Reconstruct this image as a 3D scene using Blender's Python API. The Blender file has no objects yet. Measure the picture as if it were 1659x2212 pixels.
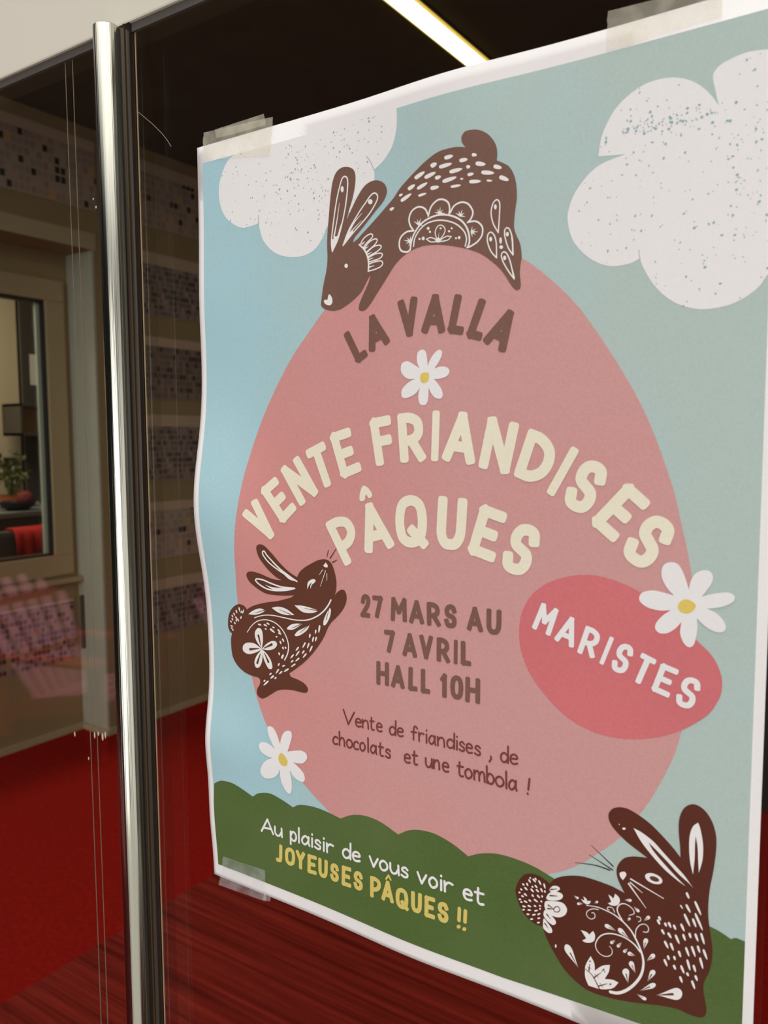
import bpy, bmesh, math, random
from mathutils import Vector, Matrix
from mathutils.geometry import delaunay_2d_cdt

# ------------------------------------------------------------------ camera
# World frame: the glass front is the plane y = 0, the hall lies at y > 0, the
# photographer stands at y < 0.  The A3 poster's lower left corner is at x = 0.
FLOOR_TO_POSTER = 1.1916            # height of the poster's lower edge
scene = bpy.context.scene
cam_data = bpy.data.cameras.new('camera')
cam = bpy.data.objects.new('camera', cam_data)
scene.collection.objects.link(cam)
yaw, pitch, roll = 0.591488, -0.088344, -0.004620
fw = Vector((-math.sin(yaw)*math.cos(pitch), math.cos(yaw)*math.cos(pitch), math.sin(pitch)))
rt = Vector((math.cos(yaw), math.sin(yaw), 0)); up = rt.cross(fw)
r2 = math.cos(roll)*rt + math.sin(roll)*up
u2 = -math.sin(roll)*rt + math.cos(roll)*up
mw = Matrix((r2, u2, -fw)).transposed().to_4x4()
mw.translation = Vector((0.344629, -0.329420, 0.258439 + FLOOR_TO_POSTER))
cam.matrix_world = mw
cam_data.sensor_fit = 'HORIZONTAL'
cam_data.sensor_width = 36.0
cam_data.lens = 36.0*1753.454/1659.0
cam_data.clip_start = 0.02
cam_data.dof.use_dof = True
cam_data.dof.focus_distance = 0.46
cam_data.dof.aperture_fstop = 20.0
scene.camera = cam
scene.view_settings.view_transform = 'Standard'
scene.view_settings.look = 'None'
scene.view_settings.gamma = 1.0
scene.view_settings.exposure = 0.0

# ------------------------------------------------------------------ daylight: bright sky overhead, an open
# stretch of sky out in front of the glass, dark surroundings elsewhere
SKY_TOP, SKY_OPEN, SKY_SIDE, SKY_DARK = 2.62, 2.8, 1.15, 0.012
world = bpy.data.worlds.new('overcast_sky'); scene.world = world; world.use_nodes = True
nt = world.node_tree; nt.nodes.clear()
def wn(t, **k):
    n = nt.nodes.new(t)
    for a, b in k.items(): setattr(n, a, b)
    return n
tc = wn('ShaderNodeTexCoord'); sp = wn('ShaderNodeSeparateXYZ'); nt.links.new(tc.outputs['Generated'], sp.inputs[0])
m1 = wn('ShaderNodeMapRange', interpolation_type='SMOOTHSTEP')
m1.inputs[1].default_value = .60; m1.inputs[2].default_value = .84; m1.inputs[3].default_value = 0; m1.inputs[4].default_value = SKY_TOP
nt.links.new(sp.outputs[2], m1.inputs[0])
def lobe(direction, outer, inner, strength, base=0):
    dt = wn('ShaderNodeVectorMath', operation='DOT_PRODUCT'); nt.links.new(tc.outputs['Generated'], dt.inputs[0])
    dt.inputs[1].default_value = Vector(direction).normalized()
    m = wn('ShaderNodeMapRange', interpolation_type='SMOOTHSTEP')
    m.inputs[1].default_value = math.cos(math.radians(outer)); m.inputs[2].default_value = math.cos(math.radians(inner))
    m.inputs[3].default_value = base; m.inputs[4].default_value = strength
    nt.links.new(dt.outputs['Value'], m.inputs[0]); return m
def add_up(a, b):
    q = wn('ShaderNodeMath', operation='ADD'); nt.links.new(a.outputs[0], q.inputs[0]); nt.links.new(b.outputs[0], q.inputs[1]); return q
ad = add_up(m1, add_up(lobe((.30, -.95, .22), 31, 17, SKY_OPEN, SKY_DARK), lobe((.985, -.12, .12), 40, 18, SKY_SIDE)))
bg = wn('ShaderNodeBackground'); bg.inputs[0].default_value = (1.0, .985, .975, 1); nt.links.new(ad.outputs[0], bg.inputs[1])
ow = wn('ShaderNodeOutputWorld'); nt.links.new(bg.outputs[0], ow.inputs[0])

# unseen area lights added to brighten the hall and the office behind the window
def area_lamp(name, loc, sx, sy, power, color):
    l = bpy.data.lights.new(name, 'AREA'); l.shape = 'RECTANGLE'; l.size = sx; l.size_y = sy; l.energy = power; l.color = color
    o = bpy.data.objects.new(name, l); scene.collection.objects.link(o); o.location = loc
    return o
area_lamp('hall_fill', (.3, 1.9, 2.87), .09, 2.6, 12.0, (1, .80, .55))
area_lamp('office_fill', (-4.0, 1.6, 2.75), .5, .9, 36.0, (1, .86, .66))

# ------------------------------------------------------------------ helpers
COL = scene.collection
PI = math.pi
def srgb(r, g, b):
    f = lambda c: (c/255/12.92) if c/255 <= .04045 else ((c/255+.055)/1.055)**2.4
    return (f(r), f(g), f(b))
def link(name, me, mat=None, parent=None):
    o = bpy.data.objects.new(name, me); COL.objects.link(o)
    if mat: me.materials.append(mat)
    if parent: o.parent = parent
    return o
def bm_obj(name, bm, mat, parent=None, smooth=False):
    bmesh.ops.recalc_face_normals(bm, faces=bm.faces)
    me = bpy.data.meshes.new(name); bm.to_mesh(me); bm.free()
    if smooth:
        for p in me.polygons: p.use_smooth = True
    return link(name, me, mat, parent)
def thing(name, label, cat, loc=(0, 0, 0), rotz=0, group=None):
    o = bpy.data.objects.new(name, None); COL.objects.link(o); o.location = loc; o.rotation_euler = (0, 0, rotz)
    o.empty_display_size = .05
    tag(o, label, cat, group); return o
def tag(o, label, cat, group=None):
    o['label'] = label; o['category'] = cat
    if group: o['group'] = group
    return o
def structure(o): o['kind'] = 'structure'; return o
def add_box(bm, x0, x1, y0, y1, z0, z1, bev=0):
    r = bmesh.ops.create_cube(bm, size=1)
    vs = r['verts']
    bmesh.ops.scale(bm, vec=(x1-x0, y1-y0, z1-z0), verts=vs)
    bmesh.ops.translate(bm, vec=((x0+x1)/2, (y0+y1)/2, (z0+z1)/2), verts=vs)
    if bev:
        es = list({e for v in vs for e in v.link_edges})
        bmesh.ops.bevel(bm, geom=es, offset=bev, segments=2, affect='EDGES', profile=.6)
    return vs
def box(name, b, mat, parent=None, bev=0):
    bm = bmesh.new(); add_box(bm, *b, bev=bev); return bm_obj(name, bm, mat, parent)
def boxes(name, bs, mat, parent=None, bev=0):
    bm = bmesh.new()
    for b in bs: add_box(bm, *b, bev=bev)
    return bm_obj(name, bm, mat, parent)
def add_tube(bm, pts, rads, n=10):
    pts = [Vector(p) for p in pts]; rings = []
    for i, p in enumerate(pts):
        d = (pts[min(i+1, len(pts)-1)] - pts[max(i-1, 0)]).normalized()
        a = d.cross(Vector((0, 0, 1)))
        if a.length < 1e-4: a = Vector((1, 0, 0))
        a.normalize(); b = d.cross(a)
        r = rads[i] if isinstance(rads, (list, tuple)) else rads
        rings.append([bm.verts.new(p + r*(math.cos(2*PI*k/n)*a + math.sin(2*PI*k/n)*b)) for k in range(n)])
    for A, B in zip(rings, rings[1:]):
        for k in range(n): bm.faces.new((A[k], A[(k+1) % n], B[(k+1) % n], B[k]))
    bm.faces.new(rings[0][::-1]); bm.faces.new(rings[-1])
def add_lathe(bm, prof, c=(0, 0, 0), n=24):
    rings = [[bm.verts.new((c[0]+r*math.cos(2*PI*k/n), c[1]+r*math.sin(2*PI*k/n), c[2]+z)) for k in range(n)] for r, z in prof]
    for A, B in zip(rings, rings[1:]):
        for k in range(n): bm.faces.new((A[k], A[(k+1) % n], B[(k+1) % n], B[k]))
    bm.faces.new(rings[0][::-1]); bm.faces.new(rings[-1])

# ------------------------------------------------------------------ materials
def new_mat(name):
    m = bpy.data.materials.new(name); m.use_nodes = True
    return m, m.node_tree, m.node_tree.nodes['Principled BSDF']
def mat(name, col, rough=.6, metal=0, spec=.5, noise=0, nscale=40, bump=0, bscale=200, tint=None):
    """plain colour with optional two-tone noise and bump"""
    m, t, b = new_mat(name)
    b.inputs['Roughness'].default_value = rough; b.inputs['Metallic'].default_value = metal
    b.inputs['Specular IOR Level'].default_value = spec
    b.inputs['Base Color'].default_value = (*col, 1)
    if noise or bump:
        tcn = t.nodes.new('ShaderNodeTexCoord')
    if noise:
        n = t.nodes.new('ShaderNodeTexNoise'); n.inputs['Scale'].default_value = nscale; n.inputs['Detail'].default_value = 6
        t.links.new(tcn.outputs['Object'], n.inputs['Vector'])
        r = t.nodes.new('ShaderNodeMapRange'); r.inputs[1].default_value = .3; r.inputs[2].default_value = .7
        t.links.new(n.outputs['Fac'], r.inputs[0])
        mx = t.nodes.new('ShaderNodeMix'); mx.data_type = 'RGBA'
        c2 = tint if tint else tuple(c*(1-noise) for c in col)
        mx.inputs[6].default_value = (*col, 1); mx.inputs[7].default_value = (*c2, 1)
        t.links.new(r.outputs[0], mx.inputs[0]); t.links.new(mx.outputs[2], b.inputs['Base Color'])
    if bump:
        n2 = t.nodes.new('ShaderNodeTexNoise'); n2.inputs['Scale'].default_value = bscale; n2.inputs['Detail'].default_value = 4
        t.links.new(tcn.outputs['Object'], n2.inputs['Vector'])
        bp = t.nodes.new('ShaderNodeBump'); bp.inputs['Strength'].default_value = bump; bp.inputs['Distance'].default_value = .002
        t.links.new(n2.outputs['Fac'], bp.inputs['Height']); t.links.new(bp.outputs[0], b.inputs['Normal'])
    return m
def emission(name, col, s):
    m = bpy.data.materials.new(name); m.use_nodes = True; t = m.node_tree; t.nodes.clear()
    e = t.nodes.new('ShaderNodeEmission'); e.inputs[0].default_value = (*col, 1); e.inputs[1].default_value = s
    o = t.nodes.new('ShaderNodeOutputMaterial'); t.links.new(e.outputs[0], o.inputs[0]); return m
def pane_mat(name, tint=(1, 1, 1), rough=0.0):
    """clear glass sheet: Fresnel reflection over straight-through transmission"""
    m = bpy.data.materials.new(name); m.use_nodes = True; t = m.node_tree; t.nodes.clear()
    ge = t.nodes.new('ShaderNodeNewGeometry'); io = t.nodes.new('ShaderNodeMapRange')
    io.inputs[3].default_value = 1.5; io.inputs[4].default_value = 1/1.5
    t.links.new(ge.outputs['Backfacing'], io.inputs[0])
    fr = t.nodes.new('ShaderNodeFresnel'); t.links.new(io.outputs[0], fr.inputs['IOR'])
    tr = t.nodes.new('ShaderNodeBsdfTransparent'); tr.inputs[0].default_value = (*tint, 1)
    gl = t.nodes.new('ShaderNodeBsdfGlossy'); gl.inputs['Roughness'].default_value = rough
    mx = t.nodes.new('ShaderNodeMixShader'); t.links.new(fr.outputs[0], mx.inputs[0]); t.links.new(tr.outputs[0], mx.inputs[1]); t.links.new(gl.outputs[0], mx.inputs[2])
    o = t.nodes.new('ShaderNodeOutputMaterial'); t.links.new(mx.outputs[0], o.inputs[0]); return m
def tape_mat(name, col, opac):
    m = bpy.data.materials.new(name); m.use_nodes = True; t = m.node_tree; b = t.nodes['Principled BSDF']
    b.inputs['Base Color'].default_value = (*col, 1); b.inputs['Roughness'].default_value = .35
    tr = t.nodes.new('ShaderNodeBsdfTransparent'); mx = t.nodes.new('ShaderNodeMixShader')
    n = t.nodes.new('ShaderNodeTexNoise'); n.inputs['Scale'].default_value = 90; tcn = t.nodes.new('ShaderNodeTexCoord')
    t.links.new(tcn.outputs['Object'], n.inputs['Vector'])
    r = t.nodes.new('ShaderNodeMapRange'); r.inputs[1].default_value = .4; r.inputs[2].default_value = .6
    r.inputs[3].default_value = opac-.06; r.inputs[4].default_value = opac+.06
    t.links.new(n.outputs['Fac'], r.inputs[0]); t.links.new(r.outputs[0], mx.inputs[0])
    t.links.new(tr.outputs[0], mx.inputs[1]); t.links.new(b.outputs[0], mx.inputs[2])
    t.links.new(mx.outputs[0], t.nodes['Material Output'].inputs[0]); return m
def ink(name, rgb, rough=.5, spec=.35, blot=.05, tint=None, xg=0):
    """toner on paper: colour with fine paper grain and soft blotches"""
    m, t, b = new_mat(name)
    b.inputs['Roughness'].default_value = rough; b.inputs['Specular IOR Level'].default_value = spec
    base = srgb(*rgb); tcn = t.nodes.new('ShaderNodeTexCoord')
    n = t.nodes.new('ShaderNodeTexNoise'); n.inputs['Scale'].default_value = 11; n.inputs['Detail'].default_value = 3
    f = t.nodes.new('ShaderNodeTexNoise'); f.inputs['Scale'].default_value = 900; f.inputs['Detail'].default_value = 2
    for q in (n, f): t.links.new(tcn.outputs['Object'], q.inputs['Vector'])
    mx = t.nodes.new('ShaderNodeMix'); mx.data_type = 'RGBA'
    mx.inputs[6].default_value = (*base, 1)
    mx.inputs[7].default_value = (*(srgb(*tint) if tint else tuple(c*(1-2*blot) for c in base)), 1)
    r = t.nodes.new('ShaderNodeMapRange'); r.inputs[1].default_value = .35; r.inputs[2].default_value = .65
    t.links.new(n.outputs['Fac'], r.inputs[0])
    if xg:      # colour mixes further into the tint towards the sheet's left side
        sx = t.nodes.new('ShaderNodeSeparateXYZ'); t.links.new(tcn.outputs['Object'], sx.inputs[0])
        g = t.nodes.new('ShaderNodeMapRange'); g.inputs[1].default_value = .02; g.inputs[2].default_value = .02+xg
        g.inputs[3].default_value = .75; g.inputs[4].default_value = -.35; t.links.new(sx.outputs[0], g.inputs[0])
        s_ = t.nodes.new('ShaderNodeMath'); s_.operation = 'MULTIPLY_ADD'; s_.use_clamp = True; s_.inputs[1].default_value = .5
        t.links.new(r.outputs[0], s_.inputs[0]); t.links.new(g.outputs[0], s_.inputs[2]); t.links.new(s_.outputs[0], mx.inputs[0])
    else: t.links.new(r.outputs[0], mx.inputs[0])
    m2 = t.nodes.new('ShaderNodeMix'); m2.data_type = 'RGBA'; m2.blend_type = 'MULTIPLY'; m2.inputs[0].default_value = 1
    r2_ = t.nodes.new('ShaderNodeMapRange'); r2_.inputs[1].default_value = .3; r2_.inputs[2].default_value = .7
    r2_.inputs[3].default_value = 1-blot; r2_.inputs[4].default_value = 1+blot
    t.links.new(f.outputs['Fac'], r2_.inputs[0])
    t.links.new(mx.outputs[2], m2.inputs[6]); t.links.new(r2_.outputs[0], m2.inputs[7])
    t.links.new(m2.outputs[2], b.inputs['Base Color'])
    bp = t.nodes.new('ShaderNodeBump'); bp.inputs['Strength'].default_value = .08; bp.inputs['Distance'].default_value = .0004
    t.links.new(f.outputs['Fac'], bp.inputs['Height']); t.links.new(bp.outputs[0], b.inputs['Normal'])
    return m

# ================================================================== THE ROOM
CEIL = 2.90
XW, XN, YB = -2.97, -3.165, 3.45      # left wall, back of the window niche, back wall
XR = 1.7
m_wall = mat('plaster_beige', srgb(152, 130, 95), .85, noise=.06, nscale=3, bump=.1, bscale=60)
m_pier = mat('daylit_pier', srgb(176, 173, 156), .7, noise=.05, nscale=4)  # paler than the wall: daylight from the glass side put into the colour
m_dark = mat('dark_panelling', srgb(44, 34, 28), .7, noise=.2, nscale=5)
m_ceil = mat('dark_ceiling', srgb(96, 98, 84), .9, noise=.15, nscale=6)
m_carpet = mat('red_carpet', (.40, .0085, .004), .95, spec=.1, noise=.35, nscale=60, bump=.35, bscale=500)
m_base = mat('baseboard_paint', srgb(178, 160, 128), .5)
m_frame = mat('window_frame_paint', srgb(172, 152, 118), .5)
m_black = mat('black_rubber', (.012, .011, .010), .6)
m_white = mat('white_paint', srgb(222, 216, 200), .35, spec=.4)
m_greyalu = mat('grey_green_seal', srgb(176, 184, 168), .5)
m_glass = pane_mat('clear_glass', (.93, .95, .93))
m_winglass = pane_mat('window_glass', (.95, .96, .95))

structure(box('floor', (-6, XR+.1, .03, YB+.1, -.1, 0), m_carpet))
structure(box('ceiling', (-6, XR+.1, -.05, YB+.1, CEIL, CEIL+.1), m_ceil))
structure(box('wall_back', (XW-.3, XR+.1, YB, YB+.1, 0, CEIL), m_dark))
structure(box('wall_right', (XR, XR+.1, .03, YB, 0, CEIL), m_wall))
# left wall: a thick pier-and-spandrel in front of a shallow window niche
WY0, WY1, WZ0, WZ1 = .55, 2.12, .80, 2.215            # window opening
NICHE_Y, NICHE_Z = 2.15, 2.345
structure(boxes('wall_left', [(XW-.45, XW, NICHE_Y+.012, YB, 0, CEIL), (XW-.45, XW, .03, NICHE_Y+.012, NICHE_Z, CEIL),
     (XN-.12, XN, .03, NICHE_Y, 0, WZ0), (XN-.12, XN, .03, NICHE_Y, WZ1, NICHE_Z),
     (XN-.12, XN, WY1, NICHE_Y, WZ0, WZ1), (XN-.12, XN, .03, WY0, WZ0, WZ1)], m_wall))
structure(box('trim_1', (XW-.25, XW, NICHE_Y, NICHE_Y+.012, 0, NICHE_Z), m_pier))        # end face of the pier, daylight put into its colour
structure(box('trim_2', (XW-.005, XW+.006, .03, NICHE_Y+.02, NICHE_Z, NICHE_Z+.075), m_base))   # lighter band along the niche head
structure(boxes('baseboard_left', [(XN, XN+.012, .03, NICHE_Y, 0, .035), (XW, XW+.012, NICHE_Y, YB, 0, .035), (XN, XW+.012, NICHE_Y-.012, NICHE_Y, 0, .03)], m_base, bev=.003))

# window looking into an office
w = boxes('window_1', [(XN-.07, XN+.015, WY0, WY1, WZ0, WZ0+.1), (XN-.07, XN+.015, WY0, WY1, WZ1-.1, WZ1),
     (XN-.07, XN+.015, WY1-.1, WY1, WZ0+.1, WZ1-.1), (XN-.07, XN+.015, WY0, WY0+.1, WZ0+.1, WZ1-.1)], m_frame, bev=.004)
structure(w)
boxes('window_gasket', [(XN-.045, XN+.002, WY1-.112, WY1-.1, WZ0+.1, WZ1-.1), (XN-.045, XN+.002, WY0+.1, WY0+.112, WZ0+.1, WZ1-.1),
     (XN-.045, XN+.002, WY0+.112, WY1-.112, WZ1-.112, WZ1-.1), (XN-.045, XN+.002, WY0+.112, WY1-.112, WZ0+.1, WZ0+.112)], m_black, w)
box('window_glazing_bead', (XN-.033, XN-.022, WY1-.132, WY1-.1125, WZ0+.112, WZ1-.112), m_greyalu, w)
box('window_pane', (XN-.040, XN-.034, WY0+.1, WY1-.1, WZ0+.1, WZ1-.1), m_winglass, w)
box('window_sill', (XN-.02, XN+.05, WY0-.05, NICHE_Y, .762, .785), m_frame, w, bev=.005)

# office behind the window
m_owall = mat('office_wall', srgb(205, 192, 166), .85)
m_odark = mat('office_grey', srgb(72, 66, 60), .6)
m_odesk = mat('desk_grey', srgb(112, 114, 110), .5)
m_paper = mat('plain_paper', (.72, .70, .66), .7)
m_ply = mat('plywood', srgb(198, 166, 112), .6, noise=.1, nscale=12)
m_clothred = mat('red_cloth', srgb(196, 34, 26), .9, noise=.25, nscale=14)
structure(boxes('wall_office', [(-4.75, -4.65, .0, 3.45, 0, CEIL), (-4.65, XN-.12, -.02, .03, 0, CEIL)], m_owall))

# dark glass box / cabinet against the hall's back wall, right of the poster
t = thing('floor_cabinet', 'low black cabinet against the back wall, seen just right of the paper poster edge', 'cabinet', (-.28, 3.2, 0))
box('body', (-.25, .35, -.2, .24, .05, .62), m_black, t, bev=.01)
box('plinth', (-.22, .32, -.17, .22, 0, .05), m_dark, t)
box('top', (-.26, .36, -.21, .24, .62, .645), m_dark, t, bev=.004)

# LED line on the ceiling
m_led = emission('led_diffuser', (1, .90, .66), 9.0)
m_ledrim = emission('led_edge_glow', (1, .66, .12), 1.1)
t = thing('ceiling_light', 'long glowing warm LED strip on the dark ceiling above the poster', 'ceiling light', (-1.166, 1.9, CEIL))
box('housing', (-.05, .05, -1.3, 1.3, -.006, 0), m_dark, t)
box('diffuser', (-.036, .036, -1.3, 1.3, -.016, -.006), m_led, t)
for s in (-1, 1): box('edge_lens', (s*.0395-.0035, s*.0395+.0035, -1.3, 1.3, -.015, -.006), m_ledrim, t)

# class photo sheets on the left wall -------------------------------------
def mosaic(name, paper, dark, mid, accent, cy, cz, dens):
    m, tt, b = new_mat(name); b.inputs['Roughness'].default_value = .45
    N = lambda ty, **k: (lambda n: [setattr(n, a, v) for a, v in k.items()] and n or n)(tt.nodes.new(ty))
    tcn = N('ShaderNodeTexCoord'); mp = N('ShaderNodeMapping'); mp.inputs['Scale'].default_value = (1, cy, cz)
    tt.links.new(tcn.outputs['Object'], mp.inputs[0])
    fl = N('ShaderNodeVectorMath', operation='FLOOR'); fr = N('ShaderNodeVectorMath', operation='FRACTION')
    for q in (fl, fr): tt.links.new(mp.outputs[0], q.inputs[0])
    s2 = N('ShaderNodeVectorMath', operation='MULTIPLY'); s2.inputs[1].default_value = (0, 1, 1); tt.links.new(fl.outputs[0], s2.inputs[0])
    wnz = N('ShaderNodeTexWhiteNoise', noise_dimensions='3D'); tt.links.new(s2.outputs[0], wnz.inputs[0])
    rp = N('ShaderNodeValToRGB'); rp.color_ramp.interpolation = 'CONSTANT'
    es = rp.color_ramp.elements; es[0].position = 0; es[0].color = (*mid, 1)
    es[1].position = 1-dens; es[1].color = (*dark, 1)
    for pos, c in ((.18, paper), (.42, tuple(.7*x+.3*y for x, y in zip(mid, paper))), (.96, accent)):
        e = es.new(pos); e.color = (*c, 1)
    tt.links.new(wnz.outputs['Value'], rp.inputs[0])
    sx = N('ShaderNodeSeparateXYZ'); tt.links.new(fr.outputs[0], sx.inputs[0])
    g1 = N('ShaderNodeMath', operation='LESS_THAN'); g1.inputs[1].default_value = .80; tt.links.new(sx.outputs[1], g1.inputs[0])
    g2 = N('ShaderNodeMath', operation='GREATER_THAN'); g2.inputs[1].default_value = .24; tt.links.new(sx.outputs[2], g2.inputs[0])
    mu = N('ShaderNodeMath', operation='MULTIPLY'); tt.links.new(g1.outputs[0], mu.inputs[0]); tt.links.new(g2.outputs[0], mu.inputs[1])
    mx = N('ShaderNodeMix', data_type='RGBA'); mx.inputs[6].default_value = (*paper, 1)
    tt.links.new(mu.outputs[0], mx.inputs[0]); tt.links.new(rp.outputs[0], mx.inputs[7]); tt.links.new(mx.outputs[2], b.inputs['Base Color'])
    return m
PAP = srgb(172, 150, 134); PAP_SHADE = srgb(150, 132, 114)  # second paper tone is darker, the niche's shade put into it
m_mos = [mosaic('class_photo_print', PAP, srgb(40, 32, 30), srgb(150, 128, 120), srgb(196, 150, 90), 34, 26, .2),
         mosaic('class_photo_print_dense', srgb(150, 130, 122), srgb(52, 44, 44), srgb(108, 92, 90), srgb(170, 150, 140), 60, 34, .35),
         mosaic('class_photo_print_grid', srgb(140, 120, 110), srgb(58, 48, 46), srgb(112, 96, 90), srgb(90, 70, 66), 46, 30, .3),
         mosaic('class_photo_print_colour', PAP_SHADE, srgb(46, 40, 44), srgb(96, 86, 100), srgb(176, 104, 56), 44, 36, .48)]
m_strip = mat('photo_sheet_title_band', srgb(190, 164, 142), .5)
def photo_sheet(x, y0, y1, z0, z1, head, m, label):
    t = thing('class_photo_sheet', label, 'poster', (x, (y0+y1)/2, z0), 0, 'class photo sheets on the left wall')
    h = (y1-y0)/2
    box('photo_print', (0, .004, -h, h, 0, z1-z0-head), m, t)
    box('title_band', (0, .0045, -h, h, z1-z0-head, z1-z0), m_strip, t)
rows = [(2.525, 2.84, .055, 0, 'topmost'), (2.085, 2.40, .06, 1, 'second from the top'), (1.665, 1.98, .045, 2, 'third from the top'),
        (1.245, 1.585, .06, 1, 'fourth from the top'), (.84, 1.135, .045, 0, 'fifth from the top'), (.44, .73, .055, 1, 'lowest')]
photo_sheet(XW, 1.05, 2.185, rows[0][0], rows[0][1], .045, m_mos[0], 'pale sheet of class portraits high on the wall left of the steel rod')
for z0, z1, hd, k, w_ in rows:
    photo_sheet(XW, 2.26, 3.30, z0, z1, hd, m_mos[k], '%s sheet of class portraits in the column between steel rod and poster' % w_)
photo_sheet(XN, .75, 2.118, .365, .672, .012, m_mos[3], 'colourful sheet of class portraits low on the wall under the window')

# things in the office --------------------------------------------------------
# positions of the office things (y0, y1, z0, z1 in metres)
OY = {'cup': (2.796, 3.036, 1.681, 2.6, 1.499), 'box': (2.64, 3.038, 1.487, 1.69), 'note': (2.855, 2.939, 1.822, 2.022), 'pic': (2.671, 2.761, 1.156, 1.349), 'desk': (1.515, 2.78, 0, 1.056), 'pot': (2.525, 1.086), 'bowl': (2.383, 1.06), 'cloth': (2.136, 2.383, 0.84, 0.988)}
XO = -4.64
t = thing('office_cupboard', 'tall dark grey cupboard door panel seen through the office window', 'cupboard', (XO, OY['cup'][0], 0))
box('door_panel', (0, .05, 0, OY['cup'][1]-OY['cup'][0], OY['cup'][2], OY['cup'][3]), m_odark, t, bev=.004)
box('door_panel_lower', (0, .05, 0, OY['cup'][1]-OY['cup'][0], 0.2, OY['cup'][4]), m_odark, t, bev=.004)
box('carcass', (0, .03, .0, OY['cup'][1]-OY['cup'][0], 0, OY['cup'][3]), m_owall, t)
y0, y1, z0, z1 = OY['box']
t = thing('wall_box_shelf', 'open plywood box shelf with dark left side on the office wall', 'shelf', (XO+.06, y0, z0))
H, L = z1-z0, y1-y0
box('back_board', (0, .01, 0, L, 0, H), m_ply, t)
box('side_board', (0, .2, 0, .02, 0, H), m_odark, t, bev=.002)
box('top_board', (0, .2, 0, L, H-.02, H), m_odark, t, bev=.002)
box('bottom_board', (0, .2, 0, L, 0, .02), m_odark, t, bev=.002)
y0, y1, z0, z1 = OY['note']
t = tag(box('paper_notice', (XO+.05, XO+.054, y0, y1, z0, z1), m_paper), 'white paper notice on the dark office cupboard', 'notice')
y0, y1, z0, z1 = OY['pic']
t = thing('picture_frame', 'small dark framed white picture behind the potted plant', 'picture', (XO, y0, z0))
L, H = y1-y0, z1-z0
boxes('frame', [(0, .02, 0, L, 0, .022), (0, .02, 0, L, H-.022, H), (0, .02, 0, .022, 0, H), (0, .02, L-.022, L, 0, H)], m_odark, t, bev=.002)
box('print', (0, .008, .02, L-.02, .02, H-.02), mat('white_print', (.8, .79, .8), .5), t)
# desk with plant stand
yd0, yd1, zd0, zd1 = OY['desk']
t = thing('office_desk', 'grey office desk with panel front behind the window', 'desk', (XO+.12, (yd0+yd1)/2, 0))
L = (yd1-yd0)/2
box('desk_top', (0, .62, -L, L, zd1-.03, zd1), m_odesk, t, bev=.004)
box('modesty_panel', (.56, .59, -L, .02, .12, zd1-.03), m_odesk, t)
box('modesty_panel', (.56, .59, .03, L, .12, zd1-.03), m_odark, t)
for sx in (.05, .55):
    for sy in (-L+.05, L-.05): box('leg', (sx-.02, sx+.02, sy-.02, sy+.02, 0, zd1-.03), m_odark, t)
py, pz = OY['pot']; xp = XO+.32
t = thing('plant_stand', 'small white riser on the office desk carrying a potted plant', 'stand', (xp, py, zd1))
box('riser_top', (-.12, .12, -.16, .10, pz-zd1-.02, pz-zd1), m_white, t, bev=.002)
for sy in (-.14, .08): box('riser_leg', (-.1, .1, sy-.01, sy+.01, 0, pz-zd1-.02), m_white, t)
t = thing('potted_plant', 'small bushy green plant in a shallow terracotta dish behind the office window', 'plant', (xp, py, pz))
bm = bmesh.new(); add_lathe(bm, [(.055, 0), (.075, .01), (.085, .035), (.088, .04), (.078, .04), (.072, .028)]); bm_obj('dish', bm, mat('terracotta', srgb(150, 74, 36), .7), t)
bm = bmesh.new(); rnd = random.Random(5)
tips = []
for k in range(9):
    a = rnd.uniform(0, 2*PI); r = rnd.uniform(.05, .19); h = rnd.uniform(.12, .30)
    pts = [(rnd.uniform(-.02, .02), rnd.uniform(-.02, .02), .03), (.35*r*math.cos(a), .35*r*math.sin(a), .55*h), (r*math.cos(a), r*math.sin(a), h)]
    add_tube(bm, pts, [.006, .005, .003], 6); tips.append(pts)
bm_obj('stem', bm, mat('plant_stem', srgb(104, 110, 62), .7), t)
bm = bmesh.new()
for pts in tips:
    for q in range(16):
        f = rnd.uniform(.45, 1.05); a, b = Vector(pts[1]), Vector(pts[2])
        c = a.lerp(b, f) + Vector((rnd.gauss(0, .018), rnd.gauss(0, .022), rnd.gauss(0, .014)))
        d = Vector((rnd.gauss(0, 1), rnd.gauss(0, 1), rnd.gauss(0, .5))).normalized(); s = d.cross(Vector((rnd.gauss(0, 1), rnd.gauss(0, 1), 1))).normalized()
        L_ = rnd.uniform(.03, .055); W_ = L_*.32; nn = d.cross(s)*.004
        vs = [bm.verts.new(c), bm.verts.new(c+d*L_*.5+s*W_-nn), bm.verts.new(c+d*L_), bm.verts.new(c+d*L_*.5-s*W_-nn)]
        bm.faces.new(vs)
bm_obj('leaves', bm, mat('plant_leaf', srgb(92, 100, 46), .6, noise=.3, nscale=30), t)
yb, zb = OY['bowl']
t = thing('desk_bowl', 'dark bowl holding something red on the desk under the plant', 'bowl', (XO+.6, yb, zd1))
bm = bmesh.new(); add_lathe(bm, [(.05, 0), (.085, .02), (.11, .05), (.10, .05), (.08, .025)]); bm_obj('dish', bm, m_black, t)
bm = bmesh.new(); bmesh.ops.create_icosphere(bm, subdivisions=2, radius=.05); bmesh.ops.translate(bm, vec=(0, .05, .06), verts=bm.verts); bm_obj('contents', bm, mat('dark_red_fabric', srgb(110, 28, 26), .8), t)
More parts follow.
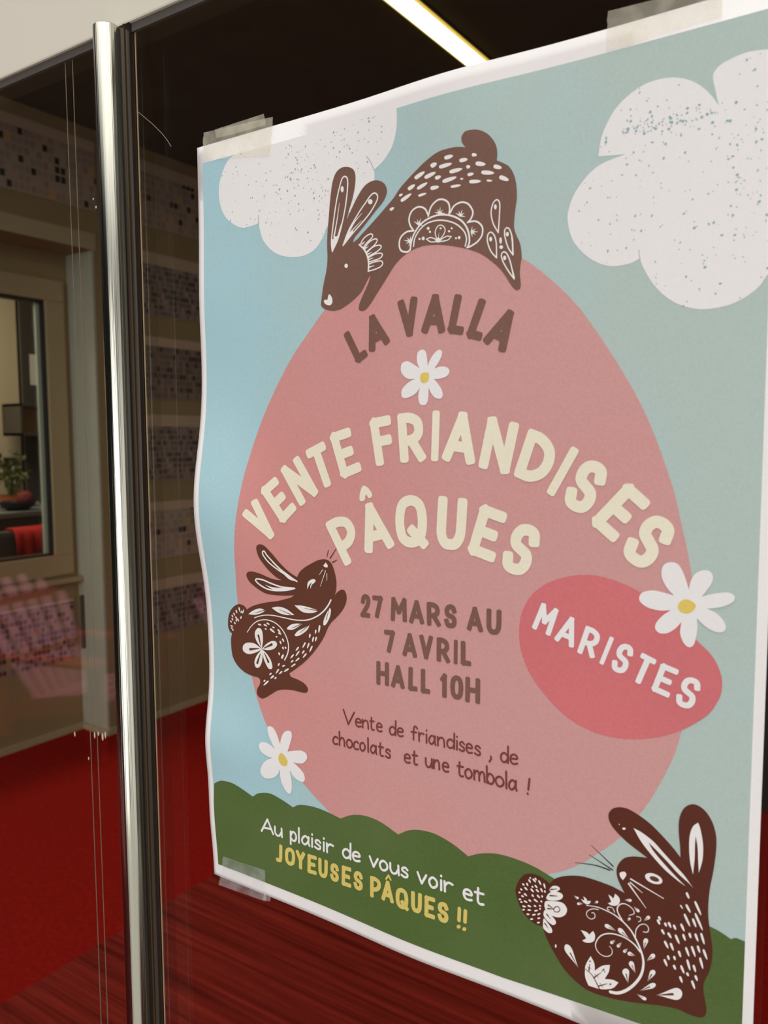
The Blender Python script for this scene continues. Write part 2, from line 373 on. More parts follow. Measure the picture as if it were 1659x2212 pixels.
# red cloth hung over a dark office chair
yc0, yc1, zc0, zc1 = OY['cloth']
t = thing('office_chair', 'dark office chair in front of the desk behind the window', 'chair', (XN-.56, (yc0+yc1)/2-.12, 0))
hw = (yc1-yc0)/2+.13
bm = bmesh.new(); add_box(bm, -.03, .03, -hw, hw, .55, zc1-.012, bev=.025); bm_obj('backrest', bm, m_odark, t)
bm = bmesh.new(); add_box(bm, .02, .30, -hw, hw, .42, .50, bev=.03); bm_obj('seat', bm, m_odark, t)
bm = bmesh.new(); add_tube(bm, [(.14, 0, .06), (.14, 0, .42)], .03); bm_obj('post', bm, m_odark, t)
bm = bmesh.new()
for k in range(5):
    a = 2*PI*k/5; add_tube(bm, [(.14, 0, .07), (.14+.22*math.cos(a), .22*math.sin(a), .03)], [.025, .018], 8)
bm_obj('base_star', bm, m_odark, t)
bm = bmesh.new(); n = 22; G_ = []
for i in range(n+1):
    yy = -((yc1-yc0)/2) + (yc1-yc0)*i/n
    row = []
    wob = .010*math.sin(i*1.1)+.006*math.sin(i*2.3+1)
    for (dx, zz) in ((-.055, zc0+.04), (-.05, zc1-.03), (-.03, zc1), (.03, zc1), (.052+wob*.3, zc1-.03), (.056+wob, zc0+.08), (.056+wob*1.4, zc0+.02*math.sin(i*.6))):
        row.append(bm.verts.new((dx, yy, zz)))
    G_.append(row)
for A, B in zip(G_, G_[1:]):
    for k in range(6): bm.faces.new((A[k], A[k+1], B[k+1], B[k]))
o = bm_obj('red_cloth', bm, m_clothred, None, True); o.location = (XN-.56, (yc0+yc1)/2, 0)
md = o.modifiers.new('thickness', 'SOLIDIFY'); md.thickness = .006
tag(o, 'red cloth draped over the dark office chair behind the window', 'cloth')

tag(box('cable_cover', (-3.137, -3.120, NICHE_Y-.018, NICHE_Y-.001, 0.420, 0.688), m_odark, bev=.002), 'narrow dark vertical cable cover on the pale pier beside the colourful photo sheet', 'cable cover')

# ribbed entrance mat -----------------------------------------------------------
def ribbed(name):
    m, tt, b = new_mat(name); b.inputs['Roughness'].default_value = .9; b.inputs['Specular IOR Level'].default_value = .15
    tcn = tt.nodes.new('ShaderNodeTexCoord'); mp = tt.nodes.new('ShaderNodeMapping'); mp.inputs['Scale'].default_value = (.35, 16, 1)
    n = tt.nodes.new('ShaderNodeTexNoise'); n.inputs['Scale'].default_value = 3.2; n.inputs['Detail'].default_value = 7; n.inputs['Roughness'].default_value = .7
    tt.links.new(tcn.outputs['Object'], mp.inputs[0]); tt.links.new(mp.outputs[0], n.inputs['Vector'])
    f = tt.nodes.new('ShaderNodeTexNoise'); f.inputs['Scale'].default_value = 90; tt.links.new(tcn.outputs['Object'], f.inputs['Vector'])
    r = tt.nodes.new('ShaderNodeValToRGB'); e = r.color_ramp.elements
    e[0].position = .36; e[0].color = (.12, .0045, .002, 1); e[1].position = .66; e[1].color = (.36, .030, .018, 1)
    tt.links.new(n.outputs['Fac'], r.inputs[0]); tt.links.new(r.outputs[0], b.inputs['Base Color'])
    bp = tt.nodes.new('ShaderNodeBump'); bp.inputs['Strength'].default_value = .5; bp.inputs['Distance'].default_value = .004
    tt.links.new(n.outputs['Fac'], bp.inputs['Height']); tt.links.new(bp.outputs[0], b.inputs['Normal'])
    return m
t = tag(box('entrance_mat', (-1.58, 1.3, .12, 1.53, 0, .008), ribbed('ribbed_red_mat'), bev=.003), 'ribbed dark red entrance mat on the red carpet just inside the glass', 'mat')

# ================================================================== GLASS FRONT
ZR = FLOOR_TO_POSTER
m_mat_out = mat('dark_red_matting', (.05, .004, .003), .95, spec=.05)
structure(box('floor_threshold', (-7, 5, -.95, .03, -.5, 0), m_mat_out))
structure(box('floor_outside', (-12, .1, -12, -.95, -.5, -.38), m_mat_out))
structure(box('floor_paving', (.1, 12, -12, -.95, -.5, -.38), mat('pale_paving', srgb(196, 194, 190), .8, noise=.1, nscale=5)))
structure(box('window_2', (-.0472, XR, 0, .010, .01, CEIL), m_glass))            # the door pane that carries the poster
structure(box('window_3', (-3.6, -.0474, 0, .010, .01, CEIL), m_glass))           # fixed side pane
m_joint = mat('clear_joint', srgb(122, 112, 94), .4)
structure(box('trim_3', (-.0486, -.0481, -.0006, -.0001, .01, ZR+.4985), mat('pane_edge_light', srgb(170, 152, 122), .3)))
structure(box('trim_4', (-.1149, -.1144, -.0003, -.0001, .01, ZR+.4985), m_joint))
structure(box('trim_5', (-.1076, -.1071, -.0003, -.0001, .01, ZR+.4985), m_joint))
# header rail above, with its dark gasket
t = thing('header_rail', 'white painted header rail across the glass at the top left corner', 'rail', (-1.2, 0, ZR+.4985))
bm = bmesh.new(); add_box(bm, -2.4, 2.9, -.004, 0, .0, .056, bev=.0012); bm_obj('rail_face', bm, m_white, t)
box('gasket', (-2.4, 2.9, -.002, 0, -.0045, 0), mat('grey_gasket', srgb(84, 80, 74), .5), t)
# steel rod (full height pull) on the joint, with its dark clamping strip
m_steel, tt, b = new_mat('brushed_steel'); b.inputs['Metallic'].default_value = 1; b.inputs['Roughness'].default_value = .16
b.inputs['Base Color'].default_value = (.50, .49, .41, 1)
tcn = tt.nodes.new('ShaderNodeTexCoord'); mp = tt.nodes.new('ShaderNodeMapping'); mp.inputs['Scale'].default_value = (520, 520, 1.2)
n = tt.nodes.new('ShaderNodeTexNoise'); n.inputs['Scale'].default_value = 1; n.inputs['Detail'].default_value = 3
tt.links.new(tcn.outputs['Object'], mp.inputs[0]); tt.links.new(mp.outputs[0], n.inputs['Vector'])
r = tt.nodes.new('ShaderNodeMapRange'); r.inputs[1].default_value = .35; r.inputs[2].default_value = .65; r.inputs[3].default_value = .09; r.inputs[4].default_value = .24
tt.links.new(n.outputs['Fac'], r.inputs[0]); tt.links.new(r.outputs[0], b.inputs['Roughness'])
bp = tt.nodes.new('ShaderNodeBump'); bp.inputs['Strength'].default_value = .8; bp.inputs['Distance'].default_value = .0006
tt.links.new(n.outputs['Fac'], bp.inputs['Height']); tt.links.new(bp.outputs[0], b.inputs['Normal'])
t = thing('steel_rod', 'vertical round brushed steel door rod standing on the glass left of the poster', 'rod', (-.0640, -.0082, .01))
bm = bmesh.new(); add_lathe(bm, [(.0070, 0), (.0075, .001), (.0075, ZR+.4975-.01), (.0070, ZR+.4982-.01)], n=48); o = bm_obj('rod_tube', bm, m_steel, t, True)
m_bronze = mat('dark_bronze_strip', srgb(40, 30, 22), .22, spec=.6)
boxes('clamping_strip', [(-.012, .0148, .0042, .0080, 0, ZR+.4985-.01)], m_bronze, t)
boxes('reflection_streak', [(.0035, .0050, .0036, .0045, 0, ZR+.4985-.01), (.0100, .0110, .0036, .0045, 0, ZR+.4985-.01)], mat('reflection_brown', srgb(84, 64, 40), .35, metal=.5), t)  # thin brown streaks standing in for the rod's reflection
# a fine curved scratch on the pane and dried paint specks
m_scr = mat('pale_scratch', srgb(176, 168, 140), .6)
def ribbon(name, pts, w, m, label, cat):
    bm = bmesh.new(); add_tube(bm, [(x, -.0002, ZR+z) for x, z in pts], w, 6); return tag(bm_obj(name, bm, m), label, cat)
ribbon('glass_scratch', [(-0.0543, 0.4538), (-0.0475, 0.4494), (-0.0359, 0.4404), (-0.0283, 0.4337), (-0.0239, 0.429), (-0.0209, 0.4249)], .00011, m_scr, 'thin curved pale scratch on the dark glass left of the poster tape', 'scratch')
m_speck = mat('dried_paint', srgb(190, 180, 160), .7)
for x, z, rx, rz_ in [(-0.1318, 0.0593, 0.00084, 0.0018), (-0.1101, 0.063, 0.00084, 0.0024), (-0.1061, 0.0648, 0.00084, 0.0015), (-0.1018, 0.0635, 0.00105, 0.0027), (-0.0989, 0.0653, 0.00084, 0.0024), (-0.1175, 0.0454, 0.00063, 0.0012), (-0.0894, 0.4023, 0.00084, 0.0009), (-0.0918, 0.4076, 0.00067, 0.00075)]:
    bm = bmesh.new(); bmesh.ops.create_icosphere(bm, subdivisions=2, radius=1); bmesh.ops.scale(bm, vec=(rx, .0002, rz_), verts=bm.verts)
    o = bm_obj('paint_speck', bm, m_speck, None, True); o.location = (x, -.0002, ZR+z)
    tag(o, 'small pale dried paint speck on the glass beside the steel rod', 'speck', 'dried paint specks on the glass')
# traced artwork in poster millimetres (u from the left edge, v from the lower edge; * = sharp corner)
def _pts(s): return [(float(q.rstrip('*').split(',')[0]), float(q.rstrip('*').split(',')[1]), 1 if q[-1] == '*' else 0) for q in s.split()]
ART = {}
def _f(k, s): ART.setdefault(k, []).append(('f', _pts(s)))
def _s(k, w0, w1, c, s): ART.setdefault(k, []).append(('s', w0, w1, c, _pts(s)))
_f('egg', '142.43,349.41 116.1,342.11 99.23,331.81 87.49,323.17 77.34,313.13 65.77,300.93 53.25,283.41 43,264.73 35.23,243.86 31.75,230.41 28.05,212.41 26.2,199.31 25.43,188.18 24.96,168.14 28.18,144.49 33.66,126.13 37.78,114.12 45.05,100.18 56.12,86.57 69.11,73.95 81.69,65.08 96.19,58.13 128.42,53.48 168.05,53.23 196.71,59.18 211.9,64.93 223.22,71.57 231.44,78.64 243.09,90.65 251.37,103.26 256.64,112.86 263.63,129.16 266.92,141.77 269.89,157.14 270.88,172.31 270.76,189.02 269.11,204.17 267.46,213.22 264.69,224.78 261.52,237.47 256.89,250.74 251.5,264.14 245.32,276.62 235.97,291.86 226.63,305.58 218.73,315.69 207.77,326.33 195.65,335.86 180.46,344.28 162.03,349.8')
_f('oval', '224.25,201.14 232.93,201.26 243.35,198.68 250.98,195.28 261.53,189.18 271.55,179.54 277.18,174.47 280.48,168.82 281.6,163.48 280.81,157.81 277.29,150.97 271.63,145.49 264.6,140.6 256.74,136.88 247.34,134.28 236.92,133.34 227.47,134.82 218.39,138.53 209.02,145.83 201.61,154.37 197.05,164.21 195.97,173.89 197.22,181.73 201.18,189.45 207.62,195.23 215.34,199')
_f('cloudL', '28.55,411.02* 22.76,408.27 17.54,400.32 16.14,392.4 18.03,383.91 23.11,377.41 31.56,372.51 38.25,371.95 44.86,372.74* 45.66,369.28 47.94,363.4 53.21,357.95 59.5,354.39 67.8,352.34 75.96,352.31 83.01,354.83 88.02,360.2 90.52,364.34 98.74,368.3 108.17,369.76 115.61,374.31 118.88,378.73 119.4,382.18 119.3,386.3* 124.99,389.55 130.04,394.75 132.42,401.09 132.98,406.42 132.8,411.38*')
_s('cloudL_line', 0.32, 0.32, 0, '114.86,393.33 117.28,390.37 119.12,386.34')
_s('cloudL_line', 0.37, 0.37, 0, '44.61,376.82 44.68,374.59 45.07,372.39')
_f('cloudR', '239.18,370.48* 228.36,371.71* 229.08,377.32 230.57,381.79 234.19,387.82 239.02,392.02 245.57,395.14 252.02,395.89 257.79,395.07 263.5,392.58 268.03,389 271.43,384.9 273.82,381.22* 272.46,386.86 271.48,392.59 273.82,395.57 278.04,396.95 283.24,397.77 289.87,396.97 292.97,396.06* 294.18,361.07* 295.61,319.74* 292.56,317.9 289.64,313.8 284.49,310.13 278.1,307.92 269.81,307.54 262.35,309.69 256.43,313.5 251.56,318.74 247.81,324.81 245.89,329.39* 241.64,327.94 234.79,327.8 229.02,329.78 223.77,333.51 219.07,338.78 216.66,344.08 215.71,349.81 216.51,354.03 218.1,358.09 221.31,362.45 225.77,366.53 230.82,368.91')
_s('cloudR_line', 0.24, 0.24, 0, '245.51,332.84 245.61,331.04 246.02,329.2')
_f('hills', '4.96,58.41* 8.71,60.67 12.29,61.75 20.72,61.54 33.92,57.03* 38.58,60.07 46.67,61.64 56.22,59.59 62.54,57.53* 67.33,60.14 76.72,61.49 85.91,61.09 95.21,59.82* 102.3,63.53 110.95,65.44 120.78,64.71 131.46,61.13* 137.05,64.64 143.59,66.77 152.57,67.27 162.57,64.97 171.11,61.26* 177.04,64.3 185.19,66.66 194.29,67.14 204.26,66.14 213.43,63.65 224.45,60.34 244.4,57.69 263.08,59.07* 271.86,64.97 279.71,63.83 283.99,62.86 287.98,61.26* 289.86,62.39 293.4,62.07* 294.79,62.1* 296.25,17.25* 282.09,11.96* 221.04,9.55* 144.7,10.05* 93.16,8.8* 38.07,6.88* 0.5,6.96*')
_f('rab1', '86.23,328.51 86.05,326.24 88.25,324.31 92.63,323.05 96.99,323.06 100.59,324.19 105.58,326.63 110.5,330.04 113.3,333.61 115.38,336.68 116.55,337.64* 115.37,334.48 113.27,330.86 110.47,326.16 109.4,323.48 109.73,321.78 111.81,321.2 113.89,321.96 116.65,324.46 120.08,328.51 123.47,332.51 126.82,336.47 130.15,340.37 133.44,343.17 137.33,345.33 141.81,346.85 147.46,347.55 153.62,347.09 159.66,345.93 165.58,344.33 170.83,342.54 175.43,340.44 179.41,337.7 183.91,333.92 187.27,330.07 190.05,325.82 191.71,323.68 193.08,322.7 194.44,322.9 195.12,324.3 194.94,326.76 194.64,329.23 194.87,333.1 195.38,335.95 195.25,338.88 194.52,342.37 192.6,346.5 191.77,349.52 191.86,352.41 192.27,356.21 192.95,360.9 192.94,364.74 192.4,368.65 191.18,372.19 189.31,374.9 187.17,376.47 185.03,377.66 183.79,378.27* 183.98,381.58 183.47,384.53 181.89,387.44 179.22,390.33 175.97,392.24 172.66,393.12 169.3,393.2 167.57,392.09 166.96,390.52 167.48,388.48 169.13,386.47* 164.57,387.48 160.49,387.63 155.71,387.32 151.41,385.92 147,383.77 142.5,381.08 137.92,378.09 133.95,375.18 129.92,371.17 125.88,368.14 121.82,365.06 116.34,361.06 112.18,358.13 108.69,355.62 106.02,354.44* 107.31,356.91 110.82,359.69 115.69,363.86 120.51,367.94 123.93,370.59 125.99,373.41 126.51,375.96 125.43,378.52 123.11,380.36 120.08,381.33 116.67,381.16 113.2,379.63 109.67,376.19 106.11,371.34 103.23,366.85 102.15,365.64* 103.98,370.03 106.16,375.15 107.65,380.33 108.2,384.57 107.76,387.35 106.39,389.23 103.59,390.57 100.04,390.97 96.8,389.65 94.6,386.47 93.3,381.72 92.26,375.22 91.43,368.1 90.6,361.49 90.29,354.78 90.44,349.68 90,344.64 88.84,340.23 87.29,334.7')
_s('rab1_w', 0.7, 0.7, 0, '93.52,351.82* 93.08,356.65 94.28,364.87 96.22,374.58 98.1,380.89 99.96,385.51 101.75,386.45 103.36,384.9 103.28,380 101.89,372.01 99.65,364.08 97.05,357.22 93.52,351.82*')
_f('rab1_w', '93.1,358.33* 93.52,351.65* 96.1,355.57 97.8,359.63 99.66,365.18* 98.34,362.61 96.72,358.94 95.13,358.89 94.18,357.62*')
_s('rab1_w', 0.89, 0.19, 0, '94.7,358.67 96.83,367.27 98.3,374.52')
_f('rab1_w', '101.02,380.56 100.89,379.84 100.54,379.36 100.08,379.24 99.62,379.51 99.29,380.11 99.18,380.88 99.31,381.59 99.66,382.08 100.12,382.19 100.58,381.92 100.91,381.32')
_f('rab1_w', '118.21,371.8 118.01,371.24 117.51,370.89 116.83,370.84 116.15,371.11 115.65,371.63 115.48,372.25 115.67,372.81 116.18,373.16 116.87,373.2 117.54,372.93 118.03,372.42')
_f('rab1_w', '103.08,343.75 102.93,343.23 102.54,342.89 102.01,342.82 101.48,343.02 101.09,343.45 100.96,344 101.11,344.51 101.5,344.85 102.03,344.93 102.56,344.72 102.94,344.29')
_s('rab1_w', 0.69, 0.69, 0, '100.22,353.84* 103.85,360.7 109.54,367.52 113.76,371.72 117.24,374.91 119.63,375.56 121.16,373.97 120.58,371.67 117.11,367.41 112.25,363.3 106.64,359.2 100.22,353.84*')
_f('rab1_w', '100.08,353.86* 101.84,357.95 103.85,360.7 105.13,361.34* 104.4,359.25 105.95,360.12 106.99,359.26* 104.51,357.3')
_s('rab1_w', 1, 0.19, 0, '103.48,359.38 107.4,364.02 111.97,367.52')
_s('rab1_w', 0.75, 0.19, 0, '103.83,358.77 108.07,361.74 111.57,364.05')
_s('rab1_w', 0.8, 0.8, 0, '110.05,352.96 112.78,350.41 114.8,346.87 115.45,343.24 115.28,339.7')
_s('rab1_w', 0.62, 0.62, 0, '110.39,352.64 112.84,355.59 116.28,357.01 117.98,356.5 117.62,355.19 114.53,353.18 112.45,351.27')
_s('rab1_w', 0.61, 0.61, 0, '112.78,350.68 116.24,353.49 119.64,354.37 120.64,353.42 118.93,351.5 114.14,348.87')
_s('rab1_w', 0.61, 0.61, 0, '114.13,348.32 118.25,350.77 121.96,351.09 122.96,350.15 120.93,348.53 115.14,346.55')
_s('rab1_w', 0.61, 0.61, 0, '115.13,346.01 119.57,347.35 122.93,347.19 123.58,346.29 121.9,344.89 115.66,344.03')
_s('rab1_w', 0.61, 0.61, 0, '115.44,342.97 118.85,343.64 122.56,343.72 123.75,342.5 122.53,341.02 118.82,340.11 115.41,339.8')
_s('rab1_w', 0.8, 0.18, 0, '111.78,353 113.51,353.97')
_s('rab1_w', 0.8, 0.18, 0, '113.47,350.59 115.53,351.41')
_s('rab1_w', 0.79, 0.18, 0, '114.81,347.69 117.54,348.42')
_s('rab1_w', 0.79, 0.18, 0, '115.47,345.15 118.19,345.73')
_s('rab1_w', 0.79, 0.18, 0, '115.77,341.56 118.84,342.01')
_f('rab1_w', '91.43,331.25 93.08,329.27 93.19,326.99 91.94,325.85 89.38,326.38 87.93,327.78 88.46,328.87 90.07,328.71 90.61,330.25')
_f('rab1_w', '158.42,383.47 159.08,383.11 160.14,383.1 161.44,383.27 162.43,383.7 162.73,384.17 162.15,384.57 160.94,384.84 159.58,384.84 158.58,384.69 158.17,384.26')
_f('rab1_w', '165.92,381.01 166.49,380.62 167.43,380.53 168.61,380.6 169.54,380.93 169.86,381.34 169.37,381.77 168.31,382.12 167.09,382.22 166.18,382.14 165.77,381.77')
_f('rab1_w', '171.96,382.48 172.22,382.09 172.77,381.9 173.5,381.81 174.12,381.96 174.38,382.27 174.17,382.67 173.59,383.09 172.88,383.33 172.32,383.38 172.01,383.12')
_f('rab1_w', '151.4,381.22 152.03,380.91 152.79,381.03 153.66,381.4 154.2,382 154.23,382.55 153.64,382.92 152.64,383.06 151.66,382.87 151,382.57 150.89,382.05')
_f('rab1_w', '155.61,380.14 156.53,379.81 158.07,379.82 160.01,380.04 161.54,380.49 162.05,380.96 161.27,381.34 159.54,381.57 157.54,381.53 156.05,381.35 155.37,380.91')
_f('rab1_w', '173.7,378.45 174.22,377.9 175.3,377.53 176.72,377.25 177.94,377.3 178.47,377.63 178.06,378.2 176.93,378.86 175.53,379.31 174.43,379.51 173.81,379.25')
_f('rab1_w', '182.19,375.87 182.54,375.34 183.39,374.91 184.55,374.55 185.59,374.5 186.09,374.75 185.83,375.3 184.98,375.98 183.86,376.51 182.97,376.77 182.4,376.59')
_f('rab1_w', '160.88,377.11 161.77,376.76 163.28,376.75 165.18,376.94 166.68,377.37 167.2,377.82 166.45,378.21 164.76,378.47 162.8,378.45 161.34,378.3 160.67,377.87')
_f('rab1_w', '169.29,377.72 169.6,377.39 170.06,377.33 170.6,377.42 171,377.73 171.09,378.11 170.81,378.47 170.27,378.76 169.69,378.82 169.27,378.73 169.13,378.39')
_f('rab1_w', '176.45,374.25 177.15,373.71 178.55,373.31 180.37,373 181.91,373.01 182.54,373.3 181.97,373.86 180.49,374.54 178.68,375.03 177.27,375.25 176.51,375.03')
_f('rab1_w', '142.67,377.67 143.6,377.55 144.9,377.95 146.46,378.65 147.57,379.48 147.81,380.09 146.98,380.29 145.4,380.11 143.71,379.58 142.52,379.02 142.13,378.41')
_f('rab1_w', '147.94,376.95 148.86,376.75 150.27,377 151.99,377.52 153.27,378.22 153.62,378.78 152.81,379.05 151.16,379.03 149.34,378.68 148.02,378.26 147.52,377.71')
_f('rab1_w', '153.39,375.73 153.91,375.43 154.64,375.45 155.52,375.67 156.14,376.11 156.28,376.55 155.81,376.91 154.91,377.11 153.97,377.06 153.3,376.87 153.08,376.46')
_f('rab1_w', '169.79,374.38 170.23,374.08 170.94,374.04 171.83,374.14 172.51,374.45 172.72,374.81 172.34,375.14 171.51,375.39 170.59,375.43 169.91,375.33 169.63,375.01')
_f('rab1_w', '184.81,370.99 185.17,370.37 186.13,369.79 187.46,369.22 188.69,368.99 189.3,369.17 189.05,369.78 188.12,370.64 186.86,371.37 185.83,371.8 185.15,371.7')
_f('rab1_w', '157.24,373.68 158.24,373.38 159.92,373.47 162.02,373.78 163.67,374.31 164.23,374.81 163.38,375.16 161.49,375.31 159.33,375.18 157.71,374.92 156.97,374.45')
_f('rab1_w', '166.06,373.53 166.23,373.32 166.58,373.22 167.03,373.19 167.41,373.28 167.56,373.45 167.41,373.67 167.04,373.89 166.6,374.01 166.25,374.03 166.07,373.88')
_f('rab1_w', '170.52,371.36 171.22,370.92 172.53,370.68 174.22,370.55 175.61,370.69 176.15,371.01 175.57,371.47 174.16,371.96 172.46,372.25 171.16,372.34 170.49,372.07')
_f('rab1_w', '178.92,370.64 179.22,370.37 179.83,370.19 180.63,370.06 181.3,370.08 181.58,370.24 181.33,370.51 180.69,370.83 179.9,371.05 179.29,371.14 178.95,371.02')
_f('rab1_w', '138.84,373.5 139.56,373.34 140.48,373.61 141.54,374.14 142.24,374.82 142.33,375.35 141.67,375.58 140.5,375.52 139.32,375.14 138.51,374.72 138.32,374.2')
_f('rab1_w', '143.75,372.91 144.64,372.81 145.97,373.16 147.59,373.78 148.78,374.52 149.09,375.07 148.3,375.25 146.73,375.09 145.01,374.62 143.77,374.12 143.32,373.57')
_f('rab1_w', '150.77,371.77 151.41,371.39 152.46,371.33 153.77,371.44 154.8,371.81 155.13,372.26 154.58,372.68 153.39,373 152.03,373.07 151.02,372.96 150.58,372.56')
_f('rab1_w', '161.25,370.85 161.92,370.56 163.12,370.47 164.66,370.5 165.89,370.71 166.35,371 165.79,371.31 164.47,371.58 162.91,371.68 161.73,371.65 161.16,371.4')
_f('rab1_w', '133.68,371.64 134.06,371.48 134.54,371.55 135.1,371.77 135.47,372.11 135.51,372.41 135.16,372.61 134.54,372.68 133.92,372.56 133.5,372.39 133.4,372.09')
_f('rab1_w', '134.71,369.04 135.67,369 137.08,369.48 138.77,370.27 140.01,371.15 140.32,371.75 139.47,371.87 137.79,371.57 135.97,370.93 134.67,370.31 134.22,369.69')
_f('rab1_w', '144.18,369.82 144.8,369.62 145.83,369.67 147.12,369.85 148.13,370.19 148.47,370.51 147.94,370.75 146.76,370.87 145.43,370.8 144.43,370.64 143.99,370.34')
_f('rab1_w', '128.37,366.03 128.84,365.86 129.41,365.99 130.07,366.3 130.48,366.75 130.5,367.13 130.05,367.35 129.3,367.38 128.56,367.19 128.07,366.93 127.98,366.56')
_s('rab1_w', 0.81, 0.81, 0, '139.26,346.66 139.94,350.24 141.89,354.15 145.72,357.74 150.71,359.56 155.6,359.93 160.97,358.76 165.66,356.29 168.55,353.12 169.98,349.67 170.26,346.12 169.38,343.73')
_s('rab1_w', 0.63, 0.63, 0, '141.06,347.99 141.86,351.55 144.42,354.82 148.2,357.11 153.13,357.76 157.96,357.04 163.3,354.89 167.37,351.29 168.81,347.82 168.22,344.49')
_s('rab1_w', 0.81, 0.81, 0, '139.26,346.66 137.33,345.96 134.12,347.07 133.18,350.11 134.19,353.14 137.44,355.05 141.27,355.02')
_s('rab1_w', 0.8, 0.8, 0, '141.27,355.02 139.4,357.64 138.81,360.86 140.46,363.97 143.97,365.22 147.39,363.91 149.19,360.81')
_s('rab1_w', 0.79, 0.79, 0, '149.18,360.3 150.79,364.13 153.9,366.42 156.92,366.43 159.58,364.75 160.43,362.11 160.09,359.65')
_s('rab1_w', 0.76, 0.76, 0, '160.7,360.06 162.81,362.74 166.34,363.67 169.79,362.38 172.05,358.82 171.17,355.97 169.43,354.49')
_s('rab1_w', 0.75, 0.75, 0, '169.72,354.7 173.73,354.35 176.57,351.71 176.56,348.25 174.28,345.58 170.83,344.04 169.09,343.77')
_s('rab1_w', 0.86, 0.11, 0, '143.83,357.46 141.54,359.11')
_s('rab1_w', 0.86, 0.11, 0, '143.83,357.46 143.34,359.71')
_s('rab1_w', 0.86, 0.11, 0, '143.83,357.46 145.35,359.85')
_s('rab1_w', 0.86, 0.11, 0, '143.83,357.46 146.19,358.18')
_s('rab1_w', 0.86, 0.11, 0, '143.83,357.46 146.49,356.45')
_s('rab1_w', 0.83, 0.11, 0, '155.24,360.54 152.64,361.51')
_s('rab1_w', 0.83, 0.11, 0, '155.24,360.54 153.93,362.61')
_s('rab1_w', 0.83, 0.11, 0, '155.24,360.54 155.59,363.31')
_s('rab1_w', 0.83, 0.11, 0, '155.24,360.54 156.97,361.92')
_s('rab1_w', 0.83, 0.11, 0, '155.24,360.54 157.9,360.31')
_s('rab1_w', 0.81, 0.11, 0, '165.73,357.97 163.49,359.41')
_s('rab1_w', 0.81, 0.11, 0, '165.73,357.97 165.06,360.14')
_s('rab1_w', 0.81, 0.11, 0, '165.73,357.97 166.88,360.42')
_s('rab1_w', 0.81, 0.11, 0, '165.73,357.97 167.82,358.85')
_s('rab1_w', 0.81, 0.11, 0, '165.73,357.97 168.27,357.19')
_s('rab1_w', 0.8, 0.11, 0, '171.31,350.23 171.74,352.35')
_s('rab1_w', 0.8, 0.11, 0, '171.31,350.23 173.31,351.2')
_s('rab1_w', 0.8, 0.11, 0, '171.31,350.23 174.52,349.78')
_s('rab1_w', 0.8, 0.11, 0, '171.31,350.23 173.3,348.69')
_s('rab1_w', 0.8, 0.11, 0, '171.31,350.23 171.73,347.99')
_s('rab1_w', 0.87, 0.12, 0, '139.42,350.47 138.44,348.4')
_s('rab1_w', 0.87, 0.12, 0, '139.42,350.47 136.94,349.81')
_s('rab1_w', 0.87, 0.12, 0, '139.42,350.47 135.89,351.46')
_s('rab1_w', 0.87, 0.12, 0, '139.42,350.47 137.53,352.35')
_s('rab1_w', 0.87, 0.12, 0, '139.42,350.47 139.46,352.78')
_s('rab1_w', 0.5, 0.5, 0, '153.94,348.59 152.76,352.6 154.31,355.19 156.43,355.13 157.92,353.39 157.3,351.19 154.55,348.51')
_s('rab1_w', 0.51, 0.51, 0, '148.11,350.26 150.59,350.59 154.12,348.72 150.57,348.69 148.11,350.26')
_s('rab1_w', 0.49, 0.49, 0, '161.18,349.63 158.49,350.01 154.85,348.41 159.07,348.3 161.18,349.63')
_s('rab1_w', 0.45, 0.11, 0, '154.12,348.56 154.5,350.56 154.76,352.06')
_f('rab1_w', '152.41,348.54* 153.77,349.9 154.86,350 156.06,348.04* 154.24,347.88')
_f('rab1_w', '149.84,354.82 149.73,354.5 149.46,354.29 149.09,354.25 148.72,354.4 148.45,354.68 148.35,355.03 148.46,355.35 148.73,355.55 149.11,355.59 149.47,355.45 149.74,355.16')
_f('rab1_w', '150.62,353.16 150.53,352.92 150.3,352.76 149.99,352.74 149.69,352.85 149.46,353.07 149.38,353.34 149.47,353.58 149.7,353.74 150.01,353.76 150.31,353.65 150.54,353.43')
_f('rab1_w', '144.93,350.75 144.86,350.53 144.65,350.39 144.36,350.37 144.08,350.47 143.88,350.67 143.8,350.91 143.88,351.13 144.09,351.28 144.37,351.3 144.66,351.2 144.86,351')
_f('rab1_w', '147.18,350.7 147.07,350.3 146.77,350.04 146.36,349.99 145.96,350.15 145.67,350.5 145.56,350.93 145.68,351.33 145.98,351.59 146.38,351.64 146.79,351.48 147.08,351.13')
_f('rab1_w', '160.6,352 160.52,351.75 160.3,351.6 160,351.57 159.7,351.68 159.48,351.9 159.41,352.16 159.49,352.41 159.71,352.56 160.01,352.59 160.31,352.48 160.52,352.26')
_f('rab1_w', '161.92,353.07 161.84,352.85 161.65,352.72 161.38,352.69 161.11,352.79 160.92,352.99 160.85,353.22 160.92,353.44 161.12,353.58 161.39,353.6 161.65,353.5 161.85,353.31')
_f('rab1_w', '164.07,348.48 164,348.26 163.8,348.12 163.54,348.09 163.27,348.19 163.08,348.38 163.01,348.62 163.08,348.84 163.28,348.98 163.54,349 163.81,348.91 164,348.71')
_f('rab1_w', '165.84,348.48 165.74,348.15 165.48,347.92 165.13,347.88 164.78,348.02 164.52,348.31 164.43,348.68 164.52,349.02 164.78,349.24 165.14,349.29 165.49,349.14 165.74,348.85')
_f('rab1_w', '156.18,353.9 156.1,353.68 155.9,353.54 155.63,353.52 155.36,353.62 155.16,353.82 155.09,354.06 155.16,354.27 155.37,354.41 155.64,354.43 155.91,354.33 156.11,354.14')
